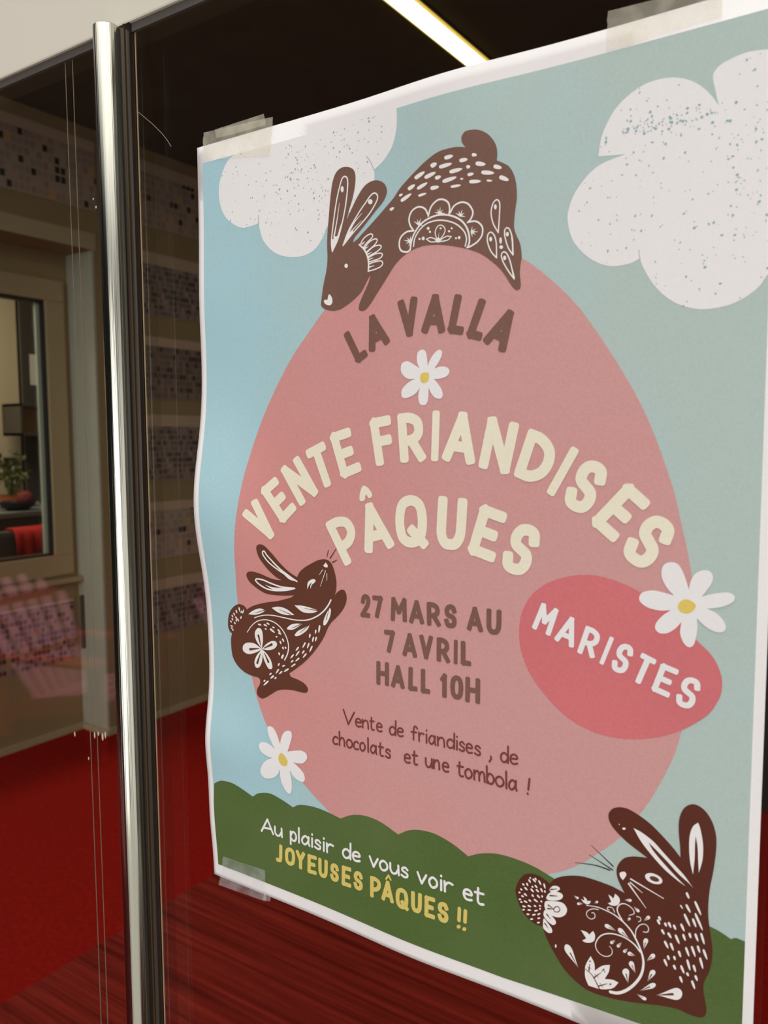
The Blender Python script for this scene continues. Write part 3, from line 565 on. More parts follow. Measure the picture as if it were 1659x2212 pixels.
_s('rab1_w', 0.57, 0.57, 0, '184.38,348.04* 181.88,352.42 180.94,356.97 181.89,360.73 183.72,361.99 185.03,360.23 184.92,355.39 184.38,348.04*')
_s('rab1_w', 0.58, 0.58, 0, '183.6,337.42* 180.79,340.75 179.2,344.92 179.37,347.86 180.77,348.75 182.44,347.19 183.4,343.86 183.6,337.42*')
_s('rab1_w', 0.57, 0.57, 0, '191.41,337.67* 189.09,341.14 187.59,345.74 187.41,348.45 188.5,349.51 189.87,348.34 191.09,344.29 191.41,337.67*')
_s('rab1_w', 0.57, 0.57, 0, '192.04,327.47* 189.17,331.33 186.66,335.57 185.92,338.36 186.91,339.56 188.56,338.52 190.23,334.64 192.04,327.47*')
_s('rab1_w', 0.93, 0.21, 0, '191.93,328.07 190.8,332.61 189.96,335.16')
_s('rab1_w', 0.82, 0.21, 0, '191.4,338.16 190.99,342.84 190.54,345.33')
_f('rab1_w', '183.66,358.99 183.57,358.47 183.32,358.11 182.99,358.02 182.66,358.22 182.42,358.65 182.33,359.2 182.42,359.72 182.67,360.07 183,360.16 183.33,359.97 183.57,359.54')
_f('rab1_w', '181.5,345.69 181.4,345.21 181.14,344.89 180.77,344.8 180.41,344.98 180.14,345.38 180.04,345.89 180.14,346.37 180.41,346.69 180.77,346.78 181.13,346.59 181.4,346.2')
_f('rab1_w', '189.38,346.71 189.29,346.23 189.03,345.91 188.68,345.83 188.32,346.01 188.06,346.41 187.96,346.91 188.06,347.38 188.32,347.7 188.67,347.78 189.03,347.6 189.29,347.21')
_f('rab1_w', '188.19,336.85 188.1,336.37 187.84,336.04 187.48,335.96 187.12,336.13 186.86,336.52 186.76,337.03 186.85,337.51 187.11,337.84 187.47,337.92 187.83,337.75 188.09,337.35')
_f('rab1_w', '186.11,344.47 186.03,343.8 185.81,343.33 185.51,343.18 185.2,343.41 184.98,343.94 184.89,344.64 184.97,345.32 185.19,345.79 185.5,345.93 185.8,345.7 186.02,345.17')
_f('rab1_w', '186.67,341.61 186.56,341.23 186.24,340.98 185.8,340.94 185.35,341.1 185.03,341.43 184.91,341.84 185.02,342.22 185.35,342.46 185.79,342.51 186.23,342.34 186.55,342.01')
_f('rab2', '40.87,199.27 41.38,201.22 42.97,202.14 45.62,201.78 48.6,199.72 52.34,196.47 56.12,192.94 60.74,189.51 64.64,187.33 67.92,186.05* 69.8,189.02 73.38,191.79 78.08,194.33 81.95,196.17 85.78,197.07 88.8,196.71 91.03,195.07 92.49,192.18 93.57,188.65 94.05,185.08 93.7,181.42 92.85,178.91* 94.59,180.6 97.21,182.19 99.06,181.96 100.14,180.27 100.49,177.9 99.72,174.82 97.83,171.59 94.44,167.87 90.63,164.36 88.31,161.31 85.95,156.7 82.8,151.94 78.04,146.28 72.41,140.74 66.71,136.37 61.35,132.65* 62.55,130.92 67.41,130.11 71.41,128.85 73.78,127.03 74.14,125.19 72.93,123.9 69.72,123.47 64.05,123.65 57.46,122.98 52.44,121.48 48.2,118.8 43.94,116.1 40.96,115.13 38.39,116.14 37.52,117.97 37.96,120.36 39.71,122.96 39.92,125.63 38.47,126.72* 33.68,126.95 28.41,128.11 23.11,130.98 19.62,135.17 18.45,140.41 18.43,145.82 19.34,149.31* 17.6,150.44 16.59,153.02 16.89,157.12 18.41,161.36 21.36,164.72 25.02,166.78 28.45,166.81 30.91,165.41 31.27,164.46* 36.97,167.38 45.43,169.9 53.71,171.6 60.26,173.55 63.5,174.64 65.78,176.14* 60.31,175.27 52.2,174.77 45.69,175.1 40.08,177.17 35.4,180.03 33.21,182.8 32.99,184.76 34.33,186.17 37.55,186.55 42.28,185.81 48.58,184.06 53.36,183.32 57.36,183.42* 53.42,184.79 48.78,187.92 45.02,191.49 42.13,195.16')
_s('rab2', 0.54, 0.4, 0, '89.02,201.85 88.07,198.46')
_s('rab2', 0.4, 0.73, 0, '94.12,203.12 90.17,197.9')
_s('rab2', 0.27, 0.8, 0, '94.8,197.48 91.79,195.86')
_s('rab2_w', 0.77, 0.77, 0, '67.87,183.73* 63.78,185.06 55.95,188.49 49.01,192.42 45.31,196.33 45.04,198.23 46.21,198.43 48.03,196.18 54.46,190.91 60.67,186.99 67.87,183.73*')
_f('rab2_w', '50.62,193.17* 57.57,189.26 63.81,186 68.02,183.62* 62.18,184.6 55.98,189.13')
_s('rab2_w', 0.85, 0.85, 0, '66.19,179.82* 60.4,178.25 52.3,177.34 46.64,177.78 41.87,179.61 39.18,181.66 40.06,182.71 44.47,182.43 50.04,180.98 57.23,179.72 66.19,179.82*')
_f('rab2_w', '45.54,179.94* 50.76,178.99 57.22,179.21 66.19,179.82* 60.39,178 53.93,177.5 49.91,178.08')
_f('rab2_w', '74.71,180.15* 75,183.28 76.36,184.95 78.86,185.98 80.47,185.33 79.29,183.86 77.87,182.81 76.9,180.49* 76.93,182.22 78.05,184.18* 76.32,182.78')
_f('rab2_w', '85.73,193.91 86.65,194.6 87.12,195.42 88.02,194.71 88.61,193.66 87.99,192.89 86.33,193.11')
_s('rab2_w', 0.41, 0.2, 0, '85.09,191.36 82.98,188.62')
_s('rab2_w', 0.41, 0.2, 0, '87.06,191.11 83.5,182.55')
_s('rab2_w', 0.41, 0.2, 0, '87.95,189.67 87.89,186.02')
_f('rab2_w', '25.53,165.13 25.39,164.75 25.5,164.14 25.74,163.37 26.1,162.78 26.4,162.59 26.57,162.92 26.59,163.62 26.44,164.42 26.24,165 25.95,165.25')
_f('rab2_w', '23.21,163.32 23.09,163.01 23.2,162.55 23.47,161.99 23.83,161.57 24.14,161.47 24.3,161.74 24.31,162.29 24.14,162.89 23.93,163.32 23.63,163.47')
_f('rab2_w', '21.14,161.38 21.08,161.09 21.29,160.73 21.67,160.31 22.12,160.03 22.45,160 22.56,160.26 22.45,160.73 22.16,161.2 21.86,161.52 21.53,161.59')
_f('rab2_w', '28.46,161.91 28.79,162.18 29.07,162.74 29.34,163.47 29.41,164.1 29.29,164.37 28.96,164.15 28.52,163.56 28.17,162.84 27.97,162.27 28.05,161.95')
_f('rab2_w', '27.25,161.97 27.53,162.11 27.72,162.43 27.86,162.86 27.84,163.23 27.67,163.4 27.38,163.28 27.05,162.96 26.82,162.54 26.72,162.21 26.85,162.02')
_f('rab2_w', '19.87,159.96 19.76,159.71 19.89,159.4 20.17,159.05 20.55,158.82 20.86,158.81 21,159.04 20.99,159.44 20.8,159.84 20.57,160.11 20.28,160.16')
_f('rab2_w', '22.48,159.37 22.47,159.06 22.76,158.66 23.25,158.19 23.78,157.88 24.14,157.85 24.2,158.14 24,158.65 23.61,159.17 23.23,159.52 22.86,159.6')
_f('rab2_w', '19.72,158.2 19.61,157.94 19.74,157.6 20.03,157.2 20.41,156.94 20.72,156.9 20.87,157.15 20.85,157.58 20.67,158.01 20.44,158.31 20.14,158.39')
_f('rab2_w', '18.54,156.56 18.43,156.32 18.58,156.04 18.87,155.73 19.25,155.54 19.55,155.55 19.69,155.78 19.67,156.15 19.47,156.51 19.24,156.74 18.94,156.77')
_f('rab2_w', '24.14,158.25 24.03,157.99 24.17,157.63 24.45,157.22 24.82,156.94 25.13,156.89 25.28,157.14 25.27,157.58 25.08,158.03 24.85,158.35 24.55,158.43')
_f('rab2_w', '26.76,158.58 27.06,158.77 27.27,159.17 27.44,159.7 27.44,160.15 27.28,160.35 26.98,160.2 26.62,159.78 26.35,159.26 26.23,158.85 26.35,158.62')
_f('rab2_w', '21.36,156.09 21.28,155.83 21.46,155.52 21.8,155.18 22.22,154.97 22.54,154.97 22.65,155.21 22.58,155.62 22.33,156.01 22.06,156.27 21.75,156.3')
_f('rab2_w', '22.78,157.77 22.64,157.53 22.71,157.22 22.92,156.85 23.24,156.6 23.52,156.57 23.71,156.78 23.76,157.17 23.65,157.57 23.48,157.85 23.21,157.93')
_f('rab2_w', '18.44,153.57 18.58,153.36 19,153.24 19.61,153.17 20.18,153.22 20.48,153.37 20.39,153.59 19.99,153.83 19.42,153.98 18.96,154.03 18.63,153.9')
_f('rab2_w', '18.73,152.25 18.86,152.06 19.21,151.99 19.71,151.99 20.17,152.11 20.41,152.28 20.33,152.49 19.99,152.67 19.52,152.75 19.14,152.74 18.87,152.59')
_f('rab2_w', '19.6,151.21 19.73,151.04 20.06,151.01 20.49,151.07 20.89,151.23 21.07,151.42 20.97,151.61 20.65,151.75 20.22,151.77 19.88,151.72 19.67,151.55')
_f('rab2_w', '32.56,161.95* 35.94,164.31 41.09,166.18 45.24,165.53* 42.23,163.7 37.52,162.18')
_f('rab2_w', '49.71,167.44* 54.43,168.6 60.1,167.95 65.68,165.29* 60.02,164.63 54.32,165.38')
_f('rab2_w', '65.65,170.58* 71.38,170.96 76.88,170.45 82.3,169.51* 77.61,167.74 71.32,167.64')
_f('rab2_w', '89.59,171.87* 90.33,170.74 89.53,166.98 87.19,163.02 85.42,162.18 85.45,164.65 87.27,168.55')
_f('rab2_w', '60.23,157.14 63.14,159.73 67.19,160.86 70.79,160.99* 67.96,159.06 63.89,156.97')
_f('rab2_w', '65.61,154.34 67.91,156.85 72.74,159.35 76.33,161.67* 74.3,158.3 70.28,155.26 67.05,153.89')
_s('rab2_w', 0.45, 0.83, 0, '37,160.48 43.43,162.53 50.13,163.3 58.34,162.97 66.43,162.66 74.4,163.62 80.7,166.24 85.37,169.56 88.47,172.97 90.41,176.11')
_s('rab2_w', 0.46, 0.76, 0, '31.13,151.5 34.62,155.58 39.05,158.75 45.02,160.24 50.84,159.7 55.73,157.21 59.32,153.19 61.1,148.32 60.51,143.75 58.2,139.56')
_f('rab2_w', '41.72,143.35* 37.74,147.73 36.85,151.57 38.42,154.27 40.76,154.96 42.39,153.26 42.74,148.4')
_f('rab2_w', '41.72,143.35* 45.41,146.8 49.69,149.01 52.35,148.73 52.81,146.85 50.41,144.57 46.16,143.32')
_f('rab2_w', '41.89,143.17* 36.8,145.63 31.14,145.52 27.8,143.39 27.68,140.37 31.35,139.03 36.63,140.45')
_f('rab2_w', '41.9,143.37* 37.9,139.18 36.05,135.27 36.85,132.41 39.19,132.44 41.24,135.06 42.2,139.15')
_f('rab2_w', '41.72,143.35* 45.25,141.23 48.14,138.06 49.32,134.33 48.02,132.82 45.91,133.48 43.03,137.96')
_f('rab2_w', '39.31,156.96 39.53,156.72 40.09,156.6 40.87,156.54 41.58,156.62 41.93,156.8 41.77,157.05 41.22,157.31 40.48,157.46 39.88,157.49 39.49,157.34')
_f('rab2_w', '43.52,157.36 43.68,157.07 44.23,156.83 45.01,156.61 45.75,156.56 46.15,156.67 46.04,156.96 45.54,157.33 44.82,157.63 44.22,157.79 43.79,157.72')
_f('rab2_w', '45.66,158.4 45.78,158.13 46.22,157.93 46.87,157.75 47.51,157.73 47.86,157.85 47.8,158.13 47.4,158.46 46.81,158.72 46.31,158.85 45.93,158.76')
_f('rab2_w', '44.31,154.96 44.36,154.74 44.63,154.65 45.03,154.62 45.43,154.73 45.66,154.92 45.65,155.15 45.42,155.38 45.07,155.49 44.75,155.5 44.51,155.34')
_f('rab2_w', '48,155.43 48.19,155 48.9,154.53 49.94,154.02 50.94,153.74 51.49,153.78 51.39,154.19 50.75,154.83 49.81,155.43 49.01,155.81 48.41,155.83')
_f('rab2_w', '49.8,156.63 49.88,156.39 50.24,156.25 50.76,156.16 51.28,156.21 51.57,156.37 51.53,156.62 51.22,156.89 50.75,157.07 50.34,157.13 50.03,157')
_f('rab2_w', '53.44,155.84 53.49,155.5 53.92,155.08 54.57,154.61 55.24,154.32 55.65,154.32 55.66,154.64 55.32,155.19 54.76,155.72 54.25,156.08 53.82,156.13')
_f('rab2_w', '53.87,153.92 54.03,153.66 54.53,153.47 55.25,153.31 55.93,153.3 56.29,153.44 56.19,153.7 55.72,154.03 55.06,154.27 54.51,154.38 54.11,154.28')
_f('rab2_w', '52.11,151.78 52.07,151.55 52.26,151.39 52.59,151.28 52.98,151.3 53.26,151.43 53.34,151.67 53.23,151.94 52.97,152.13 52.71,152.21 52.43,152.11')
_f('rab2_w', '56.59,151.14 56.52,150.82 56.74,150.39 57.15,149.88 57.64,149.54 58.01,149.49 58.13,149.8 58.02,150.34 57.71,150.89 57.39,151.27 57.03,151.37')
_f('rab2_w', '54.89,149.65 54.75,149.34 54.88,148.9 55.17,148.38 55.57,148 55.91,147.92 56.09,148.21 56.1,148.74 55.91,149.31 55.68,149.71 55.35,149.84')
_f('rab2_w', '56.72,146.7 56.55,146.43 56.62,146.06 56.84,145.62 57.18,145.31 57.5,145.25 57.7,145.5 57.78,145.95 57.66,146.43 57.49,146.76 57.19,146.86')
_f('rab2_w', '58.54,146.94 58.38,146.7 58.46,146.4 58.67,146.06 59.01,145.84 59.32,145.83 59.52,146.05 59.59,146.44 59.47,146.82 59.3,147.08 59,147.13')
_f('rab2_w', '53.9,143.07 53.73,142.8 53.8,142.43 54.02,141.99 54.36,141.68 54.68,141.62 54.89,141.87 54.96,142.33 54.85,142.81 54.67,143.14 54.37,143.24')
_f('rab2_w', '56.45,139.98 56.92,140.25 57.28,140.84 57.61,141.65 57.65,142.35 57.44,142.67 56.96,142.46 56.36,141.85 55.9,141.07 55.67,140.45 55.83,140.08')
_f('rab2_w', '53.77,135.59 54.1,135.77 54.35,136.16 54.56,136.7 54.58,137.17 54.42,137.38 54.08,137.25 53.66,136.84 53.35,136.32 53.2,135.91 53.32,135.67')
_f('rab2_w', '56.55,135.59 56.89,135.55 57.39,135.73 57.99,136.06 58.44,136.44 58.55,136.72 58.25,136.8 57.65,136.71 57,136.45 56.54,136.19 56.38,135.92')
_f('rab2_w', '82.54,161.85 82.2,161.35 81.98,160.4 81.83,159.17 81.89,158.15 82.11,157.74 82.47,158.16 82.87,159.2 83.13,160.43 83.23,161.38 83.05,161.86')
_f('rab2_w', '79.97,159.04 79.69,158.77 79.54,158.26 79.47,157.59 79.56,157.04 79.77,156.82 80.06,157.04 80.37,157.61 80.55,158.27 80.59,158.79 80.42,159.05')
_f('rab2_w', '76.01,156.35 75.73,156.08 75.58,155.56 75.5,154.89 75.6,154.33 75.81,154.11 76.11,154.34 76.42,154.91 76.6,155.58 76.64,156.09 76.47,156.36')
_f('rab2_w', '78.35,155.11 78.03,154.77 77.78,154.1 77.58,153.22 77.58,152.48 77.74,152.18 78.07,152.46 78.48,153.19 78.78,154.06 78.92,154.73 78.79,155.09')
_f('rab2_w', '80.3,155.38 79.99,155.08 79.75,154.49 79.55,153.7 79.54,153.04 79.71,152.76 80.03,153.01 80.43,153.64 80.73,154.42 80.87,155.02 80.75,155.35')
_f('rab2_w', '72.79,151.4 72.34,151.07 71.82,150.34 71.26,149.36 70.92,148.49 70.95,148.1 71.38,148.36 72.07,149.12 72.73,150.08 73.16,150.84 73.2,151.29')
_f('rab2_w', '75.31,151.41 74.93,151.07 74.56,150.35 74.18,149.4 74.03,148.58 74.13,148.23 74.51,148.51 75.05,149.27 75.52,150.21 75.79,150.94 75.74,151.35')
_f('rab2_w', '77.42,150.15 76.98,149.76 76.48,148.93 75.94,147.82 75.64,146.86 75.68,146.44 76.11,146.76 76.78,147.64 77.41,148.73 77.81,149.58 77.84,150.06')
_f('rab2_w', '68.12,148.26 67.67,148.06 67.12,147.51 66.5,146.75 66.1,146.05 66.08,145.7 66.51,145.85 67.23,146.39 67.93,147.11 68.4,147.7 68.49,148.08')
_f('rab2_w', '71.93,146.89 71.54,146.72 71.13,146.27 70.68,145.63 70.44,145.04 70.49,144.75 70.86,144.87 71.44,145.32 71.97,145.92 72.3,146.41 72.31,146.74')
_f('rab2_w', '73.35,145.53 72.86,145.28 72.25,144.65 71.53,143.78 71.06,142.99 71.01,142.61 71.46,142.8 72.25,143.43 73.05,144.26 73.59,144.93 73.71,145.35')
_f('rab2_w', '64.48,143.68 64.02,143.46 63.44,142.89 62.78,142.09 62.36,141.37 62.33,141.01 62.77,141.17 63.52,141.74 64.26,142.49 64.75,143.1 64.85,143.5')
_f('rab2_w', '68.48,146.09 67.97,145.79 67.32,145.08 66.57,144.11 66.08,143.24 66.03,142.83 66.5,143.06 67.33,143.78 68.16,144.72 68.73,145.46 68.85,145.93')
_f('rab2_w', '64.2,140.47 63.82,140.4 63.37,140.07 62.86,139.57 62.54,139.08 62.53,138.8 62.89,138.83 63.49,139.12 64.07,139.56 64.45,139.94 64.51,140.24')
_f('rab2_w', '68.44,142.37 67.96,142.21 67.28,141.7 66.48,140.98 65.92,140.3 65.81,139.93 66.26,140.04 67.1,140.52 67.97,141.19 68.57,141.75 68.75,142.14')
_f('rab2_w', '65.65,138.72 65.14,138.59 64.39,138.11 63.48,137.42 62.81,136.75 62.65,136.38 63.12,136.46 64.02,136.9 64.99,137.53 65.68,138.06 65.92,138.46')
_f('rab2_w', '53.72,133.94 53.26,133.67 52.72,133.03 52.12,132.15 51.76,131.37 51.77,131 52.22,131.21 52.94,131.87 53.63,132.71 54.08,133.39 54.13,133.8')
_f('rab2_w', '56.07,133.11 55.65,132.99 55.12,132.56 54.52,131.95 54.14,131.37 54.12,131.05 54.52,131.13 55.2,131.52 55.88,132.08 56.32,132.56 56.41,132.9')
_f('rab2_w', '60.84,135.32 60.28,135.21 59.44,134.72 58.42,134 57.67,133.29 57.48,132.88 58,132.93 59.01,133.36 60.09,134.01 60.86,134.57 61.13,135.01')
_f('rab2_w', '50.05,129.72 49.57,129.62 48.95,129.18 48.24,128.54 47.78,127.91 47.74,127.55 48.19,127.6 48.98,127.99 49.77,128.57 50.3,129.07 50.41,129.45')
_f('rab2_w', '48.4,130.93 48.03,130.87 47.62,130.57 47.16,130.11 46.9,129.65 46.93,129.38 47.28,129.4 47.84,129.66 48.37,130.07 48.71,130.43 48.73,130.71')
_f('rab2_w', '51.8,129.12 51.47,129.06 51.13,128.78 50.78,128.36 50.62,127.94 50.7,127.71 51.03,127.73 51.51,127.97 51.94,128.35 52.2,128.67 52.17,128.92')
_f('rab2_w', '45.99,126.12 45.35,125.86 44.47,125.15 43.43,124.15 42.69,123.23 42.55,122.77 43.13,122.95 44.21,123.64 45.35,124.58 46.14,125.35 46.38,125.86')
_f('rab2_w', '43.71,126.19 43.39,126.17 43.05,125.93 42.7,125.57 42.52,125.18 42.58,124.94 42.9,124.93 43.37,125.11 43.8,125.43 44.06,125.71 44.05,125.96')
_s('rab2_v', 0.22, 0.45, 0, '37.57,163.17 44.83,165.74')
_s('rab2_v', 0.22, 0.43, 0, '55.19,167.08 63.27,165.26')
_s('rab2_v', 0.21, 0.42, 0, '72.94,169.7 81.91,169.47')
_s('rab2_v', 0.2, 0.41, 0, '89.2,171.22 87.22,165.48')
_s('rab2_v', 0.22, 0.43, 0, '63.91,157.92 69.99,160.76')
_s('rab2_v', 0.21, 0.43, 0, '69.5,156.11 75.93,161.31')
_s('rab2_v', 1.43, 0.45, 0, '39.56,150.61 41.1,145.23')
_s('rab2_v', 1.41, 0.44, 0, '49.21,147 43.45,144.05')
_s('rab2_v', 1.45, 0.46, 0, '33.02,141.99 39.75,143.4')
_s('rab2_v', 1.44, 0.45, 0, '38.21,134.94 40.7,140.57')
_s('rab2_v', 1.42, 0.45, 0, '46.41,136.83 43.71,141.21')
_f('rab3', '195.65,51.22 196.13,54.87 198.14,58.99 200.67,61.5 203.71,62.52 207.23,62.52 210.24,61.49 211.98,60.42* 214.16,63.19 217.53,65.44 222.31,67.39 227.03,68.46 231.7,68.62 236.3,68.41 240.85,67.97 245.57,66.78* 244.42,68.63 242.56,72.22 241.94,75.74 242.86,79.02 245.02,81.96 248.06,83.67 251.52,84.55 254.74,85.04* 250.16,87.33 245.73,89.72 241.22,93.05 238.7,96.05 237.96,99.07 239.03,101.65 241.01,103.21 243.66,103.98 246.74,103.86 251.11,102.29 255.88,99.75 260.18,96.46 264.44,92.77 267.91,89.13* 267.62,93.68 267.1,97.94 266.85,102.7 267.36,106.78 268.89,110.23 271.26,112.27 273.65,112.62 276.46,111.32 278.9,108.52 280.58,104.68 281.38,100.18 281.28,94.14 280.53,86.57 279.55,79.75 279.15,73.08 279.31,67.45 280.06,62.44 280.77,58.29 281.29,54.08 281.05,48.7 280,43.88 278.52,39.76 278.31,36.1 278.92,32.77 279.63,29.04 279.51,26.3 278.55,24.78 276.96,23.9 272.89,23.57 268.32,23.97 262.45,22.95 255.18,20.93 247.28,18.92 240.52,17.63 233.6,17.04 228.88,17.6 223.59,19.94 219.18,23.16 215.18,28.08 211.64,33.22 209.58,37.44 208.91,39.43* 206.05,39.2 202.99,40.15 199.9,42.35 197.27,46.24')
_s('rab3_whisker', 0.19, 0.6, 0, '230.86,83.66 240.43,77.13')
_s('rab3_whisker', 0.19, 0.61, 0, '229.88,79.24 240.24,75.45')
_s('rab3_whisker', 0.19, 0.62, 0, '223.64,73.76 232.5,75.22 239.04,74.99')
_f('rab3_w', '248.67,96.36* 252.16,95.37 256.92,92.87 261.23,89.18 265.48,85.54 269.68,81.94 273.24,77.76* 271.38,79.38 267.22,82.07 262.99,85.69 258.71,89.12 255.03,91.89* 257.02,88.86 261.34,84.75 266.44,80.5 270.29,77.62* 266.47,79.4 261.82,82.21 257.08,86.18 252.26,91.11')
_f('rab3_w', '274.27,105.56* 275.12,103.63 276.03,99.55 276.55,95.36 276.3,90.08 275.17,84.85* 274.8,89.63 274.35,95.6 273.51,99.93* 273.36,95.32 273.38,90.09 272.96,83.52* 271.74,88.29 271.18,93.82 271.24,99.08 272.33,103.31')
_f('rab3_w', '260.98,76.53 260.19,75.52 258.67,74.89 256.84,74.8 255.18,75.29 254.15,76.23 254.02,77.36 254.84,78.37 256.37,79 258.2,79.07 259.84,78.58 260.86,77.65')
_f('rab3_w', '243.39,75.16 245.36,76.22 246.18,75.09 244.78,72.31* 243.64,73.48')
_s('rab3_w', 0.67, 0.31, 0, '248.09,73.84 261.72,69.7')
_s('rab3_w', 0.76, 0.22, 0, '247.26,71.51 254.64,63.21')
_s('rab3_w', 0.58, 0.22, 0, '247.9,72.27 252.98,69.38')
_f('rab3_w', '201.82,59.29 201.78,58.98 201.99,58.62 202.33,58.23 202.73,58 203.01,58.01 203.08,58.31 202.96,58.78 202.68,59.23 202.41,59.53 202.13,59.56')
_f('rab3_w', '203.86,60.13 203.9,59.83 204.23,59.5 204.72,59.16 205.22,58.99 205.52,59.04 205.52,59.34 205.26,59.79 204.83,60.2 204.45,60.46 204.13,60.45')
_f('rab3_w', '204.84,60.95 204.78,60.7 204.92,60.44 205.18,60.17 205.51,60.05 205.76,60.1 205.85,60.35 205.8,60.72 205.6,61.05 205.39,61.25 205.14,61.23')
_f('rab3_w', '202.32,60.42 202.23,60.2 202.31,60.04 202.5,59.89 202.76,59.88 202.98,59.98 203.1,60.2 203.1,60.47 202.98,60.68 202.83,60.78 202.62,60.71')
_f('rab3_w', '206.6,60.28 206.6,59.92 206.86,59.48 207.28,58.96 207.74,58.63 208.04,58.6 208.08,58.93 207.9,59.5 207.55,60.07 207.22,60.46 206.92,60.54')
_f('rab3_w', '209.1,59.62 209.02,59.25 209.16,58.72 209.43,58.08 209.78,57.62 210.04,57.52 210.16,57.85 210.11,58.49 209.92,59.18 209.7,59.66 209.44,59.82')
_f('rab3_w', '198.81,56.33 198.81,56.08 199.02,55.89 199.36,55.73 199.73,55.71 199.98,55.83 200.02,56.08 199.87,56.4 199.59,56.63 199.32,56.75 199.07,56.67')
_f('rab3_w', '200.82,57.25 200.75,56.97 200.89,56.66 201.16,56.31 201.5,56.12 201.76,56.14 201.86,56.41 201.81,56.83 201.61,57.24 201.4,57.49 201.14,57.51')
_f('rab3_w', '203.41,56.53 203.37,56.3 203.52,56.15 203.78,56.04 204.08,56.06 204.3,56.19 204.36,56.43 204.28,56.7 204.08,56.89 203.88,56.96 203.66,56.86')
_f('rab3_w', '204.9,57.5 204.91,57.22 205.18,56.93 205.59,56.64 206.03,56.51 206.31,56.58 206.33,56.86 206.14,57.27 205.79,57.63 205.46,57.84 205.17,57.82')
_f('rab3_w', '197.84,53.52 197.86,53.29 198.07,53.15 198.4,53.07 198.76,53.12 198.98,53.28 199,53.52 198.84,53.78 198.55,53.95 198.29,54 198.06,53.88')
_f('rab3_w', '199.86,54.92 199.92,54.63 200.24,54.36 200.74,54.1 201.24,54 201.53,54.08 201.52,54.37 201.25,54.77 200.81,55.1 200.43,55.3 200.11,55.25')
_f('rab3_w', '202.91,55.14 202.95,54.84 203.28,54.51 203.77,54.18 204.27,54.01 204.58,54.06 204.58,54.36 204.31,54.81 203.88,55.22 203.5,55.47 203.18,55.46')
_f('rab3_w', '205.44,55.69 205.5,55.4 205.82,55.14 206.3,54.88 206.79,54.77 207.09,54.86 207.07,55.14 206.81,55.54 206.38,55.87 206,56.06 205.69,56.02')
_f('rab3_w', '207.65,56.92 207.61,56.6 207.81,56.19 208.15,55.73 208.55,55.43 208.83,55.41 208.9,55.72 208.79,56.25 208.52,56.77 208.25,57.12 207.97,57.18')
_f('rab3_w', '209.54,56.57 209.41,56.34 209.46,56.06 209.6,55.75 209.85,55.56 210.07,55.57 210.23,55.79 210.29,56.16 210.22,56.51 210.09,56.75 209.88,56.78')
_f('rab3_w', '197.04,51.59 197.1,51.4 197.33,51.36 197.65,51.39 197.96,51.55 198.13,51.76 198.09,51.97 197.88,52.14 197.59,52.19 197.34,52.16 197.15,51.97')
_f('rab3_w', '199.65,51.86 199.72,51.59 200.05,51.38 200.54,51.2 201.03,51.16 201.31,51.28 201.29,51.55 201.01,51.89 200.57,52.16 200.19,52.29 199.89,52.21')
_f('rab3_w', '203.44,52.6 203.43,52.33 203.63,52.09 203.97,51.85 204.35,51.76 204.61,51.85 204.66,52.11 204.53,52.48 204.25,52.78 203.99,52.96 203.72,52.91')
_f('rab3_w', '205.98,53.15 206.03,52.86 206.36,52.6 206.84,52.34 207.33,52.24 207.62,52.32 207.61,52.61 207.34,53 206.91,53.33 206.54,53.53 206.23,53.48')
_f('rab3_w', '208.19,53.66 208.1,53.43 208.18,53.21 208.37,53 208.64,52.91 208.86,52.97 208.99,53.2 209,53.52 208.88,53.79 208.73,53.95 208.51,53.92')
_f('rab3_w', '198.41,50.45 198.47,50.22 198.75,50.11 199.16,50.05 199.56,50.13 199.79,50.3 199.77,50.53 199.53,50.78 199.16,50.92 198.84,50.96 198.6,50.82')
_f('rab3_w', '197.22,48.29 197.36,48.14 197.65,48.16 198.04,48.28 198.38,48.51 198.53,48.74 198.42,48.92 198.12,49.02 197.74,48.98 197.43,48.88 197.26,48.66')
_f('rab3_w', '199.72,48.38 199.85,48.14 200.25,48.01 200.8,47.92 201.33,47.98 201.61,48.15 201.53,48.39 201.16,48.66 200.64,48.83 200.21,48.88 199.9,48.75')
_f('rab3_w', '201.99,49.62 202.03,49.38 202.3,49.2 202.71,49.07 203.13,49.08 203.38,49.22 203.37,49.47 203.15,49.77 202.8,49.99 202.48,50.08 202.21,49.97')
_f('rab3_w', '204.52,50.68 204.65,50.41 205.1,50.18 205.73,49.97 206.33,49.92 206.65,50.04 206.57,50.31 206.15,50.68 205.57,50.96 205.08,51.12 204.73,51.04')
_f('rab3_w', '197.98,47.3 198.08,47.12 198.34,47.1 198.71,47.16 199.04,47.35 199.21,47.57 199.14,47.77 198.89,47.92 198.54,47.93 198.26,47.87 198.07,47.67')
_f('rab3_w', '207.76,51.01 207.73,50.79 207.88,50.64 208.13,50.53 208.43,50.55 208.65,50.69 208.71,50.92 208.63,51.19 208.43,51.37 208.23,51.45 208.01,51.34')
_f('rab3_w', '201.56,46.72 201.7,46.52 202.1,46.44 202.65,46.43 203.16,46.56 203.41,46.75 203.31,46.97 202.93,47.18 202.41,47.27 201.98,47.27 201.7,47.1')
_f('rab3_w', '204.58,47.72 204.65,47.51 204.92,47.41 205.32,47.39 205.71,47.49 205.93,47.68 205.89,47.9 205.65,48.12 205.29,48.23 204.98,48.25 204.74,48.09')
_f('rab3_w', '207.09,48.54 207.13,48.34 207.35,48.26 207.67,48.25 207.99,48.37 208.18,48.56 208.16,48.78 207.98,48.99 207.7,49.08 207.45,49.08 207.25,48.91')
_f('rab3_w', '199.03,45.64 199.2,45.46 199.6,45.44 200.15,45.51 200.64,45.7 200.87,45.92 200.75,46.12 200.34,46.26 199.82,46.28 199.39,46.22 199.13,46.02')
